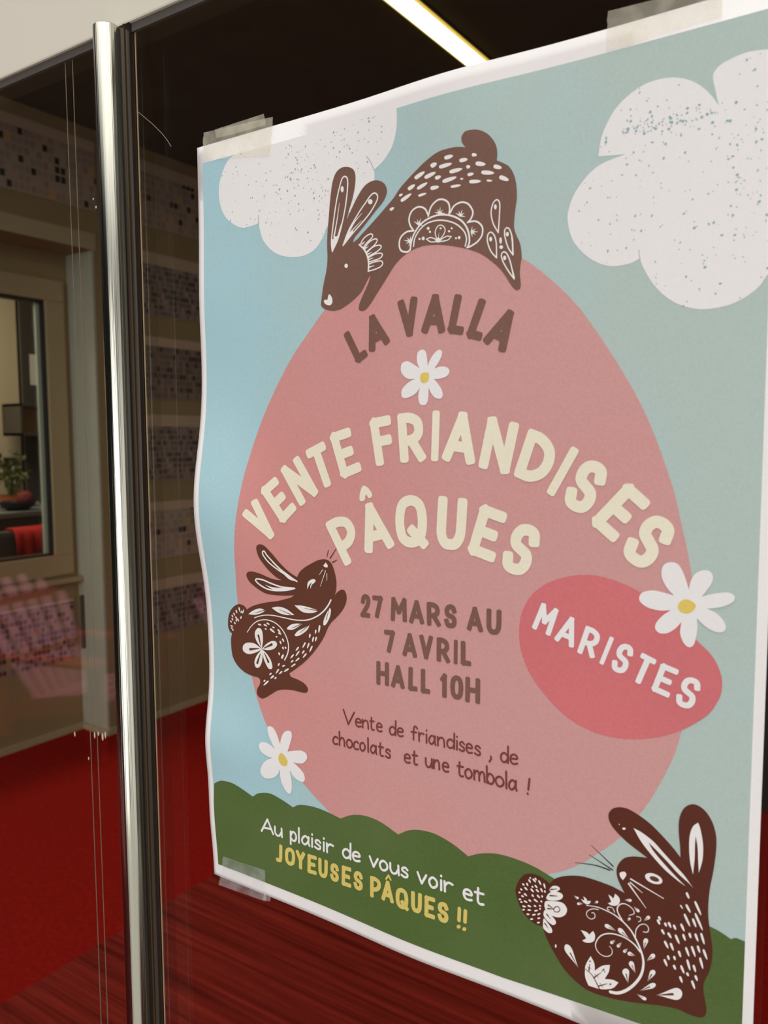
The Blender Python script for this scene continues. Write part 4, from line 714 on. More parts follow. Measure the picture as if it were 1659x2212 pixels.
_f('rab3_w', '199.13,43.77 199.31,43.67 199.6,43.76 199.98,43.97 200.28,44.26 200.38,44.51 200.23,44.64 199.89,44.65 199.5,44.52 199.21,44.35 199.08,44.11')
_f('rab3_w', '201.64,44.6 201.83,44.46 202.24,44.51 202.77,44.66 203.23,44.93 203.43,45.17 203.27,45.33 202.85,45.4 202.32,45.32 201.91,45.19 201.67,44.96')
_f('rab3_w', '204.98,45.21 205.23,45.15 205.64,45.31 206.16,45.61 206.56,45.98 206.7,46.25 206.49,46.35 206.02,46.27 205.49,46.05 205.09,45.81 204.92,45.54')
_f('rab3_w', '207.24,46.85 207.41,46.76 207.65,46.86 207.93,47.07 208.14,47.35 208.19,47.58 208.04,47.7 207.75,47.69 207.44,47.56 207.22,47.39 207.15,47.16')
_f('rab3_w', '201.15,42.44 201.31,42.29 201.66,42.32 202.12,42.46 202.52,42.7 202.7,42.94 202.57,43.11 202.21,43.2 201.76,43.15 201.4,43.03 201.19,42.81')
_f('rab3_w', '204.01,42.9 204.26,42.86 204.68,43.05 205.2,43.38 205.6,43.77 205.73,44.05 205.5,44.12 205.03,44.02 204.49,43.76 204.09,43.5 203.93,43.22')
_f('rab3_w', '206.56,43.92 206.83,43.94 207.19,44.19 207.62,44.59 207.91,45.02 207.97,45.29 207.73,45.31 207.29,45.12 206.82,44.78 206.49,44.46 206.4,44.18')
_f('rab3_w', '203,40.57 203.21,40.48 203.56,40.59 204.01,40.83 204.37,41.15 204.5,41.4 204.32,41.53 203.93,41.51 203.47,41.35 203.12,41.16 202.96,40.91')
_f('rab3_w', '206.54,42.16 206.74,42.08 207.07,42.21 207.48,42.47 207.8,42.79 207.9,43.04 207.73,43.15 207.35,43.12 206.92,42.94 206.61,42.74 206.47,42.49')
_f('rab3_w', '206.31,40 206.52,39.92 206.87,40.04 207.31,40.29 207.66,40.62 207.78,40.88 207.6,40.99 207.21,40.97 206.75,40.79 206.41,40.59 206.26,40.34')
_f('rab3_w', '212.02,57.65 213.47,59.82 215.66,60.51 216.94,59.7 215.7,58.09 213.52,56.67')
_f('rab3_w', '210.6,53.04 212.05,56.2 215.22,57.7 217.65,57.75 218.35,56.52 217.21,54.79 213.82,53.1')
_f('rab3_w', '209.82,48.86 210.38,51.74 214.31,53.02 218.21,53.56 220.27,51.58 219.74,48.74 217.34,46.57 214.42,45.88 211.44,46.45')
_f('rab3_w', '209.38,44.77 210.04,47.46 212.69,46.13 214.93,44.44 215.2,42.82 213.74,41.73 211.25,42.7')
_f('rab3_w', '209.2,40.03 209.5,43.34 211.51,41.8 213.42,39.75 213.45,38.04 211.83,37.33 209.57,38.42')
_s('rab3_w', 1.39, 0.33, 0, '240.46,20.47 243.63,21.25 247.17,23.83 250.63,28.01 253.16,32.71 254.14,37.27 253.93,40.89 252.66,44.59 251.06,47.72 248.79,51.09 246.08,53.41 243.82,54.73 241.1,55.91 237.45,56.57 233.77,56.77 229.14,55.95')
_s('rab3_w', 0.72, 0.27, 0, '252.7,43.22 250.23,45.57 246.66,47.09 242.63,47.3 239.02,46.51 235.86,44.45 233.84,41.12 233.66,38.19 235.56,36.02 238.32,35.84 240.57,37.61 240.75,39.81 239.59,41.04')
_s('rab3_w', 0.64, 0.27, 0, '245.18,54.03 243.33,56.66 242.61,58.76 243.47,60.9 245.45,62.11 247.67,61.82 249.45,60.57 249.71,59.04 247.76,57.69')
_s('rab3_w', 0.33, 0.33, 0, '234.48,55.82 231.95,55.31 229.65,53.5 229.31,51.48 231.11,50.41 232.94,51.75 232.68,53.56 231.52,53.41')
_s('rab3_w', 0.36, 0.36, 0, '250.62,48.95 250.77,52.24 252.24,54.83 254.38,56.02 255.91,54.95 255.53,52.98 253.81,52.47')
_s('rab3_w', 0.31, 0.31, 0, '250.85,58.18 252.37,58.33 252.62,57.03 251.68,56.16')
_s('rab3_w', 0.32, 0.32, 0, '241.53,56.99 240.59,58.55 238.78,58.42 238.35,57.34 239.26,57.17')
_f('rab3_w', '226.65,58.1* 228.07,57.98 227.66,59.62* 229.18,58.91 229.33,58.16 231.05,58.62* 230.61,57.38 229.36,56.5 227.71,56.91')
_f('rab3_w', '238.67,64.01* 240.27,63.36 240.6,62.76* 241.16,63.64 241.49,65.29* 243.17,64.29 243.66,62.36 242.36,60.3 240.12,59.57 238.52,59.98* 240,61.07*')
_f('rab3_w', '226.76,43.89* 229.35,43.84 230.68,43.1* 231.45,44.33 232.37,45.36* 233.19,43.75 232.91,41.26 231.31,39.64 228.97,38.9 227.46,39.23* 229.31,40.85*')
_f('rab3_w', '223.18,58.55* 223.69,58.21 224.19,57.83 224.71,57.52 225.18,57.54 225.57,57.89 225.57,58.34 225.23,58.59 224.56,58.61 223.86,58.56')
_f('rab3_w', '227.72,56.2* 227.02,56.2 226.32,56.24 225.62,56.2 225.13,55.91 224.9,55.37 225.12,54.97 225.6,54.95 226.31,55.34 227.01,55.79')
_f('rab3_w', '232.36,57.96* 232.91,58.17 233.48,58.35 234.02,58.58 234.29,58.94 234.28,59.39 233.96,59.62 233.58,59.49 233.17,59 232.77,58.47')
_f('rab3_w', '245.41,63.77* 246.23,63.75 247.04,63.69 247.85,63.71 248.42,64.01 248.71,64.56 248.47,64.99 247.92,65.02 247.09,64.64 246.25,64.18')
_f('rab3_w', '249.42,62.17* 249.93,61.57 250.42,60.94 250.95,60.37 251.49,60.26 251.99,60.59 252.08,61.17 251.75,61.59 250.99,61.81 250.19,61.97')
_f('rab3_w', '253.8,57.2* 254.59,57.77 255.41,58.31 256.17,58.9 256.48,59.51 256.32,60.12 255.77,60.26 255.22,59.89 254.72,59.02 254.28,58.1')
_f('rab3_w', '246.94,54.86* 247.39,55.22 247.88,55.57 248.31,55.95 248.43,56.33 248.22,56.69 247.81,56.76 247.49,56.52 247.28,55.98 247.12,55.41')
_f('rab3_w', '242.37,48.85* 241.25,49.43 240.16,50.06 239.01,50.59 238.06,50.54 237.36,49.94 237.46,49.16 238.22,48.74 239.59,48.73 241,48.82')
_f('rab3_w', '247.99,47.32* 247.02,48.39 246.09,49.52 245.09,50.54 244.12,50.81 243.24,50.33 243.13,49.35 243.77,48.6 245.15,48.12 246.59,47.75')
_f('rab3_w', '242.23,44.81* 241.54,44.36 240.82,43.93 240.15,43.45 239.87,42.92 240.02,42.37 240.51,42.22 241,42.52 241.43,43.26 241.82,44.05')
_f('rab3_w', '244.93,44.84* 244.26,44.18 243.56,43.54 242.92,42.86 242.72,42.26 242.97,41.79 243.53,41.8 244,42.24 244.34,43.09 244.62,43.97')
_f('rab3_w', '247.64,43.01* 247,42.49 246.32,42 245.7,41.46 245.49,40.92 245.69,40.43 246.21,40.35 246.66,40.69 247.01,41.44 247.31,42.24')
_f('rab3_w', '250.78,40.66* 250.05,41.01 249.34,41.42 248.59,41.73 247.95,41.52 247.47,40.84 247.51,40.13 248.01,39.87 248.92,40.08 249.86,40.4')
_f('rab3_w', '254.19,44.68* 254.74,46.08 255.36,47.47 255.87,48.85 255.79,49.74 255.14,50.09 254.34,49.58 253.93,48.63 253.97,47.31 254.1,46')
_f('rab3_w', '255.38,40.04* 256.43,40.91 257.52,41.74 258.53,42.63 258.93,43.49 258.72,44.27 257.98,44.37 257.25,43.8 256.6,42.58 256.01,41.3')
_f('rab3_w', '250.96,33.04* 250.69,34.43 250.49,35.87 250.18,37.22 249.55,37.78 248.65,37.54 248.11,36.58 248.27,35.61 249.12,34.71 250.07,33.9')
_f('rab3_w', '247.98,27.45* 248.07,29.23 248.24,31.06 248.26,32.79 247.66,33.61 246.51,33.46 245.59,32.35 245.5,31.12 246.25,29.84 247.16,28.67')
_f('rab3_w', '256.02,31.26* 257.02,32.71 258.08,34.14 259.02,35.59 259.22,36.69 258.68,37.36 257.71,37.06 257.01,36.09 256.63,34.5 256.35,32.88')
_f('rab3_w', '252.88,25.85* 254.69,26.96 256.51,28.02 258.27,29.16 259.27,30.33 259.46,31.45 258.62,31.67 257.39,30.95 255.87,29.31 254.39,27.56')
_f('rab3_w', '251.6,23.94* 252.54,23.46 253.46,22.93 254.41,22.48 255.2,22.53 255.78,23.04 255.7,23.69 255.07,24.04 253.94,24.05 252.76,23.97')
_f('rab3_w', '260.01,26.81* 262.66,27.17 265.3,27.37 267.9,27.85 269.55,29.28 270.2,31.55 269.24,33.07 267.47,32.91 264.99,31.03 262.52,28.86')
_f('rab3_w', '225.88,26.17* 224.86,28.71 223.92,31.34 222.82,33.83 221.47,34.97 219.96,34.71 219.4,33.07 220.07,31.29 221.94,29.51 223.96,27.87')
_f('rab3_w', '230.74,19.54* 229.27,22.6 228.97,25.88 229.39,28.94 231.42,33.54* 233.11,30.8 233.4,27.55* 236.58,30.91 239.99,32.66* 239.6,29.43 237.84,25.42* 241.25,26.35 243.89,26.09* 241.78,22.9 238.62,20.94 235.41,19.92 233.08,19.73')
_f('rab3_w', '270.42,75 270.38,74.58 270.61,74.02 270.99,73.37 271.44,72.93 271.76,72.87 271.84,73.26 271.71,73.96 271.4,74.68 271.1,75.17 270.78,75.3')
_f('rab3_w', '268.3,69.01 268.33,68.74 268.56,68.39 268.9,67.99 269.25,67.71 269.45,67.67 269.45,67.92 269.26,68.36 268.96,68.81 268.7,69.12 268.48,69.2')
_f('rab3_w', '270.44,69.9 270.49,69.38 270.87,68.67 271.46,67.82 272.07,67.23 272.45,67.12 272.46,67.59 272.15,68.47 271.64,69.39 271.18,70.03 270.79,70.22')
_f('rab3_w', '273.82,72.35 273.95,71.58 274.5,70.38 275.3,68.88 276.1,67.74 276.55,67.39 276.49,68.06 276.01,69.47 275.29,71.03 274.66,72.17 274.17,72.64')
_f('rab3_w', '269.85,65.71 269.97,64.99 270.5,63.87 271.27,62.48 272.05,61.44 272.49,61.14 272.44,61.78 271.99,63.09 271.29,64.54 270.69,65.6 270.21,66.02')
_f('rab3_w', '273.13,64.83 273.13,64.29 273.43,63.51 273.91,62.56 274.43,61.87 274.78,61.71 274.84,62.19 274.63,63.14 274.23,64.15 273.86,64.87 273.5,65.12')
_f('rab3_w', '274.04,67.34 274.23,66.44 274.91,64.97 275.89,63.14 276.82,61.72 277.33,61.26 277.21,62.05 276.59,63.74 275.7,65.64 274.95,67.04 274.4,67.64')
_f('rab3_w', '259.25,59.64 259.2,59.25 259.41,58.78 259.78,58.25 260.22,57.92 260.54,57.91 260.63,58.29 260.52,58.9 260.23,59.51 259.93,59.91 259.61,59.97')
_f('rab3_w', '259.72,61.17 259.64,60.82 259.8,60.44 260.11,60.02 260.49,59.78 260.79,59.81 260.9,60.15 260.84,60.67 260.62,61.16 260.38,61.47 260.09,61.49')
_f('rab3_w', '262.21,59.3 262.13,58.97 262.27,58.6 262.55,58.2 262.91,57.98 263.19,58.01 263.32,58.34 263.28,58.84 263.09,59.31 262.86,59.6 262.58,59.62')
_f('rab3_w', '263.67,60.02 263.63,59.61 263.86,59.1 264.26,58.51 264.71,58.14 265.03,58.11 265.12,58.49 264.98,59.16 264.67,59.81 264.36,60.25 264.03,60.34')
_f('rab3_w', '265.76,59.62 265.7,59.23 265.89,58.76 266.23,58.23 266.65,57.89 266.95,57.88 267.05,58.24 266.97,58.85 266.7,59.46 266.43,59.86 266.13,59.93')
_f('rab3_w', '268.62,61.05 268.63,60.55 268.94,59.87 269.43,59.05 269.97,58.49 270.32,58.38 270.37,58.83 270.15,59.68 269.74,60.56 269.35,61.18 268.99,61.36')
_f('rab3_w', '261.04,55.94 261.01,55.54 261.25,55.08 261.66,54.57 262.13,54.26 262.45,54.27 262.52,54.64 262.37,55.25 262.04,55.84 261.72,56.23 261.4,56.28')
_f('rab3_w', '263.59,55.45 263.6,55.04 263.91,54.55 264.4,54 264.93,53.68 265.27,53.68 265.31,54.08 265.08,54.72 264.67,55.35 264.28,55.76 263.93,55.81')
_f('rab3_w', '266.57,55.63 266.6,55.06 266.96,54.24 267.53,53.24 268.13,52.52 268.51,52.36 268.53,52.87 268.26,53.87 267.78,54.93 267.33,55.68 266.94,55.94')
_f('rab3_w', '269.55,56.91 269.5,56.46 269.71,55.85 270.08,55.12 270.52,54.62 270.83,54.53 270.93,54.95 270.82,55.71 270.54,56.49 270.24,57.04 269.93,57.2')
_f('rab3_w', '271.97,58.31 271.87,57.92 272,57.42 272.27,56.83 272.62,56.44 272.91,56.39 273.04,56.74 273.02,57.37 272.84,58.02 272.62,58.46 272.34,58.57')
_f('rab3_w', '274.27,58.79 274.25,58.29 274.5,57.58 274.93,56.72 275.42,56.11 275.75,55.98 275.82,56.43 275.66,57.3 275.31,58.22 274.98,58.87 274.64,59.08')
_f('rab3_w', '276.5,59.81 276.49,59.16 276.79,58.13 277.28,56.86 277.81,55.89 278.17,55.6 278.23,56.18 278.02,57.38 277.62,58.71 277.23,59.68 276.87,60.07')
_f('rab3_w', '262.33,51.4 262.35,50.91 262.68,50.24 263.21,49.46 263.78,48.93 264.14,48.84 264.18,49.3 263.94,50.13 263.49,50.98 263.07,51.57 262.7,51.74')
_f('rab3_w', '264.72,51.37 264.69,50.87 264.96,50.16 265.4,49.32 265.9,48.73 266.24,48.61 266.31,49.07 266.15,49.93 265.79,50.83 265.45,51.47 265.1,51.67')
_f('rab3_w', '268.02,49.18 267.95,48.74 268.13,48.15 268.47,47.45 268.88,46.97 269.19,46.89 269.3,47.29 269.23,48.03 268.98,48.79 268.71,49.32 268.4,49.47')
_f('rab3_w', '270.8,51.76 270.79,51.19 271.08,50.35 271.56,49.33 272.08,48.59 272.43,48.4 272.5,48.91 272.3,49.91 271.91,50.99 271.53,51.77 271.17,52.05')
_f('rab3_w', '273.05,53.02 273.06,52.39 273.39,51.41 273.92,50.22 274.49,49.32 274.85,49.07 274.9,49.63 274.66,50.78 274.22,52.04 273.8,52.95 273.42,53.3')
_f('rab3_w', '275.33,54.07 275.27,53.6 275.46,52.94 275.8,52.15 276.22,51.58 276.52,51.46 276.63,51.89 276.54,52.69 276.28,53.55 276.01,54.15 275.7,54.34')
_f('rab3_w', '277.57,53.32 277.58,52.71 277.92,51.8 278.45,50.68 279.02,49.85 279.38,49.63 279.42,50.17 279.17,51.26 278.72,52.44 278.31,53.29 277.93,53.6')
_f('rab3_w', '263.74,45.57 263.64,45.21 263.77,44.77 264.04,44.27 264.4,43.97 264.69,43.96 264.82,44.3 264.8,44.87 264.62,45.44 264.4,45.81 264.12,45.87')
_f('rab3_w', '262.4,43.48 262.37,42.99 262.64,42.34 263.08,41.57 263.58,41.03 263.92,40.94 264,41.39 263.83,42.2 263.47,43.04 263.13,43.63 262.78,43.79')
_f('rab3_w', '266.23,46.27 266.11,45.93 266.22,45.54 266.45,45.1 266.77,44.83 267.05,44.83 267.2,45.15 267.21,45.67 267.06,46.18 266.88,46.51 266.61,46.56')
_f('rab3_w', '266.21,42.39 266.13,42.02 266.29,41.57 266.6,41.07 266.98,40.76 267.28,40.75 267.4,41.11 267.34,41.7 267.12,42.27 266.87,42.65 266.58,42.71')
_f('rab3_w', '269.1,43.25 269.09,42.73 269.38,41.99 269.85,41.1 270.38,40.48 270.73,40.34 270.79,40.82 270.59,41.73 270.2,42.68 269.83,43.35 269.47,43.56')
_f('rab3_w', '271.47,46.64 271.44,46 271.71,45 272.15,43.77 272.66,42.83 273,42.56 273.08,43.13 272.91,44.3 272.55,45.59 272.2,46.53 271.85,46.9')
_f('rab3_w', '273.96,45.31 273.89,44.84 274.08,44.18 274.43,43.39 274.85,42.82 275.15,42.7 275.26,43.13 275.17,43.95 274.91,44.8 274.64,45.4 274.33,45.59')
_f('rab3_w', '276.39,49.35 276.36,48.7 276.63,47.66 277.07,46.37 277.57,45.38 277.91,45.09 277.99,45.67 277.82,46.88 277.46,48.23 277.12,49.21 276.77,49.61')
_f('rab3_w', '271.51,41.09 271.42,40.76 271.56,40.4 271.84,40.03 272.19,39.84 272.46,39.88 272.58,40.2 272.55,40.69 272.35,41.14 272.14,41.42 271.87,41.42')
_f('rab3_w', '274.77,41.13 274.71,40.72 274.9,40.21 275.23,39.62 275.64,39.24 275.94,39.2 276.04,39.58 275.96,40.24 275.7,40.9 275.43,41.34 275.13,41.44')
_f('rab3_w', '268.81,38.4 268.76,37.95 268.97,37.36 269.34,36.67 269.78,36.2 270.1,36.13 270.19,36.54 270.09,37.29 269.8,38.05 269.5,38.57 269.18,38.71')
_f('rab3_w', '273.54,38.42 273.51,37.89 273.77,37.12 274.21,36.18 274.7,35.51 275.04,35.35 275.11,35.84 274.95,36.77 274.6,37.77 274.25,38.48 273.91,38.72')
_f('rab3_w', '245.43,95.21 245.35,94.93 245.09,94.68 244.74,94.52 244.39,94.49 244.13,94.6 244.03,94.82 244.12,95.1 244.37,95.35 244.72,95.51 245.07,95.54 245.34,95.43')
_f('rab3_w', '242.93,96.4 242.91,96.28 242.83,96.17 242.72,96.11 242.61,96.12 242.53,96.18 242.49,96.28 242.52,96.4 242.6,96.51 242.71,96.57 242.82,96.57 242.9,96.51')
_f('rab3_w', '215.75,32.47 215.71,32.06 215.57,31.72 215.37,31.55 215.18,31.58 215.03,31.82 214.97,32.19 215.02,32.6 215.16,32.94 215.35,33.11 215.55,33.08 215.69,32.84')
_f('rab3_v', '259.73,76.8 259.33,76.31 258.52,75.98 257.52,75.92 256.6,76.13 256,76.56 255.89,77.09 256.3,77.58 257.11,77.9 258.11,77.97 259.03,77.75 259.62,77.33')
_s('rab3_v', 0.68, 0.2, 0, '212.66,58 215.68,59.3')
_s('rab3_v', 0.69, 0.2, 0, '212.41,55.09 215.73,55.92')
_s('rab3_v', 0.69, 0.2, 0, '211.64,50.34 214.12,49.4')
_s('rab3_v', 0.69, 0.2, 0, '211.41,48.65 214.12,49.3')
_s('rab3_v', 0.69, 0.2, 0, '210.96,45.79 212.77,44.19')
_s('rab3_v', 0.69, 0.2, 0, '210.13,41.18 211.65,39.53')
_s('rab3_v', 0.39, 0.39, 0, '214.12,49.05 214.84,50.51 216.3,51.09 217.09,50.04 216.09,48.59 214.62,48.39 214.12,49.05')
_s('rab3_v', 0.33, 0.52, 0, '229.19,26.69 232.52,24.81 235.64,20.01')
_s('rab3_v', 0.57, 0.19, 0, '230.84,26.59 231.11,29.82')
_s('rab3_v', 0.57, 0.19, 0, '233,24.04 236.27,27.78')
_s('rab3_v', 0.56, 0.19, 0, '235.29,21.17 239.02,23.73')
_s('rab3_v', 0.28, 0.19, 0, '230.35,27.85 231.76,27.99')
_s('rab3_v', 0.28, 0.19, 0, '233.43,25.89 235.08,25.07')
_s('rab3_v', 0.28, 0.19, 0, '235.82,22.72 237.23,21.35')
_f('rab3_v', '237.71,29.66 237.66,29.43 237.51,29.22 237.31,29.08 237.1,29.06 236.95,29.16 236.89,29.35 236.94,29.59 237.09,29.8 237.29,29.93 237.5,29.96 237.65,29.86')
_f('rab3_v', '238.05,28.84 238.02,28.68 237.92,28.54 237.78,28.45 237.64,28.44 237.54,28.5 237.5,28.63 237.54,28.79 237.63,28.93 237.77,29.02 237.91,29.03 238.01,28.97')
_f('rab3_v', '236.99,28.82 236.96,28.66 236.86,28.52 236.72,28.43 236.58,28.42 236.48,28.48 236.44,28.61 236.48,28.77 236.57,28.91 236.71,29 236.85,29.01 236.95,28.95')
_f('rab3_v', '240.8,24.18 240.75,23.94 240.6,23.73 240.4,23.59 240.19,23.57 240.04,23.67 239.98,23.86 240.03,24.1 240.18,24.31 240.38,24.45 240.59,24.47 240.74,24.37')
_f('rab3_v', '231.6,31.21 231.56,31 231.42,30.81 231.24,30.69 231.05,30.67 230.91,30.76 230.86,30.93 230.9,31.14 231.04,31.33 231.22,31.45 231.41,31.47 231.55,31.38')
_s('rab3_w_vein', 0.14, 0.24, 0, '223.3,58.52 224.66,58.14')
_s('rab3_w_vein', 0.14, 0.25, 0, '227.58,56.16 225.97,55.69')
_s('rab3_w_vein', 0.14, 0.23, 0, '232.46,58.03 233.55,58.85')
_s('rab3_w_vein', 0.14, 0.25, 0, '245.58,63.81 247.46,64.26')
_s('rab3_w_vein', 0.13, 0.25, 0, '249.55,62.09 251.01,61.19')
_s('rab3_w_vein', 0.13, 0.32, 0, '253.93,57.35 255.37,59.01')
_s('rab3_w_vein', 0.14, 0.23, 0, '247,54.95 247.73,56')
_s('rab3_w_vein', 0.14, 0.35, 0, '242.12,48.91 239.27,49.52')
_s('rab3_w_vein', 0.14, 0.4, 0, '247.75,47.47 245.05,49.18')
_s('rab3_w_vein', 0.14, 0.29, 0, '242.12,44.69 240.86,43.3')
_s('rab3_w_vein', 0.14, 0.29, 0, '244.83,44.68 243.72,42.95')
_s('rab3_w_vein', 0.14, 0.29, 0, '247.54,42.88 246.43,41.41')
_s('rab3_w_vein', 0.14, 0.34, 0, '250.62,40.67 248.73,40.77')
_s('rab3_w_vein', 0.13, 0.41, 0, '254.23,44.95 254.78,48.04')
_s('rab3_w_vein', 0.13, 0.41, 0, '255.55,40.25 257.46,42.67')
_s('rab3_w_vein', 0.14, 0.43, 0, '250.84,33.26 249.53,35.83')
_s('rab3_w_vein', 0.15, 0.58, 0, '247.91,27.75 247.07,31.17')
_s('rab3_w_vein', 0.13, 0.48, 0, '256.15,31.57 257.67,35.05')
_s('rab3_w_vein', 0.13, 0.45, 0, '253.21,26.13 256.98,29.33')
_s('rab3_w_vein', 0.14, 0.29, 0, '251.81,23.9 254.2,23.38')
_s('rab3_w_vein', 0.25, 1.02, 0, '260.53,27.05 266.37,29.77')
_s('rab3_w_vein', 0.16, 0.63, 0, '225.58,26.59 222.22,31.45')
_f('daisy1', '144.2,291.88* 143.13,293.88 142.67,296.5 143.13,299.05 144.36,300.14 145.88,300.35 147.25,299.7 148.16,297.2 148.61,292.81* 149.82,295.31 151.61,297.76 153.7,299.41 155.03,299.76 156.22,298.87 156.07,296.98 154.6,294.27 152.22,291.34* 154.6,291.98 157.26,291.96 159.32,291.22 160.2,289.66 159.33,287.93 156.98,286.89 154.01,286.52 151.92,286.61* 154.32,284.08 156.1,281.45 156.7,279.13 155.96,277.62 154.33,277.41 152.23,278.25 150.43,280.25 149.16,282.61* 149.07,279.91 148.76,277.07 147.7,275.03 145.72,274.7 144.19,275.52 143.48,278.02 143.73,280.62 144.41,282.93* 142.5,280.66 139.71,279.06 136.58,278.29 134.69,278.7 134,280.44 134.71,282.79 137.22,285.05 139.72,286.38 141.89,287.07* 138.17,287.24 135.67,288.53 134.1,290.44 133.73,292.56 134.43,294.62 136.31,295.51 138.19,295.33 140.66,294.02')
_f('daisy1_c', '147.1,289.75 148.61,289.67 149.37,289.3* 149.28,287.12 148.61,285.6 147.09,284.95 145.72,285.08 144.81,286.03 144.5,287.6 144.96,289 145.88,289.6')
_f('daisy2', '45.5,99.3 46.81,100.5 49.55,100.05 52.29,96.64 54.45,91.82* 55,94.55 56.65,98.34 59.38,100.34 62.09,100.26 62.6,97.34 61.15,92.72 59.6,88.67* 64.13,90.04 69.5,91.16 72.68,89.94 72.96,87.43 70.47,84.56 67.25,83.6 63.5,83.4* 67.21,81.42 70.58,78.71 71.38,75.43 69.74,73.75 66,74.19 62.81,76.09 60.92,78.3* 61.91,74.13 62.24,69.82 61.72,66.18 60.16,64.75 57.7,66.11 55.08,69.95 54.12,74.17 54,77.51* 52.5,74.26 49.15,71.49 44.2,70.06 40.99,71.37 40.37,74.41 42.36,78.41 45.68,81.3 48.94,82.84* 44.64,83.32 40.91,85.28 39.52,88.12 40.92,90.14 44.16,90.91 47.95,89.87 50.64,88.28* 48.49,91.55 46.31,95.52')
_f('daisy2_c', '54.94,86.85 57.09,86.24 59.21,84.06 59.49,81.93 58.05,80.13 55.36,80.18 53.56,82.01 53.29,84.59')
_f('daisy3', '268.2,199.34* 268.86,202.98 270.52,205.88 273.07,207.33 275.65,207.24 276.96,205.24 276.37,202.16 273.08,196.96* 277.6,198.64 282.63,199.58 284.88,198.49 284.67,196.37 281.68,194.24 278.34,193.08 275.22,192.48* 278.39,191.14 281.29,188.45 282.22,185.53 280.87,183.84 278.04,183.78 274.56,185.48 271.48,188.18* 271.82,184.22 271.25,179.81 270.45,177.22 268.71,176.23 266.6,177.94 265.32,181.51 265.67,185.93* 263.48,183.16 260.53,180.89 257.51,180.37 255.63,181.84 255.88,184.41 258.54,187.89 261.5,190.31* 257.28,189.64 252.34,190.35 249.18,192.55 249.12,195.09 250.95,196.74 254.64,197.56 258.91,197.04 262.54,196.29* 259.45,199.6 257.53,203.8 258.03,207.9 260.7,209.55 263.69,208.99 265.85,205.78')
_f('daisy3_c', '267.31,195.3 269.97,194.48 271,192.87 269.78,190.76 267.47,189.56 265.08,190.22 264.14,192.1 265.27,194.28')
_f('paques_x', '111.35,235.85 114.34,234.86 116.65,232.02 116.36,230.48 114.77,229.81 112.91,231.52 112.24,228.8 110.54,228.19 109.12,228.68 109.44,232.56')
_s('joyeuses_x', 1.05, 1.05, 0, '124.54,36.04 126.01,38.27* 127.38,36.44')
_s('joyeuses_x', 1.91, 1.91, 0, '166.78,34.06 166.65,28.26')
_s('joyeuses_x', 1.9, 1.9, 0, '170.01,33.93 169.86,28.52')
_f('joyeuses_x', '167.62,25.42 167.48,24.87 167.1,24.38 166.57,24.08 166.03,24.03 165.63,24.27 165.47,24.72 165.61,25.27 165.99,25.76 166.53,26.06 167.06,26.1 167.46,25.87')
_f('joyeuses_x', '170.67,25.18 170.53,24.64 170.15,24.15 169.62,23.84 169.09,23.8 168.69,24.04 168.54,24.49 168.67,25.03 169.06,25.52 169.59,25.82 170.12,25.86 170.51,25.63')
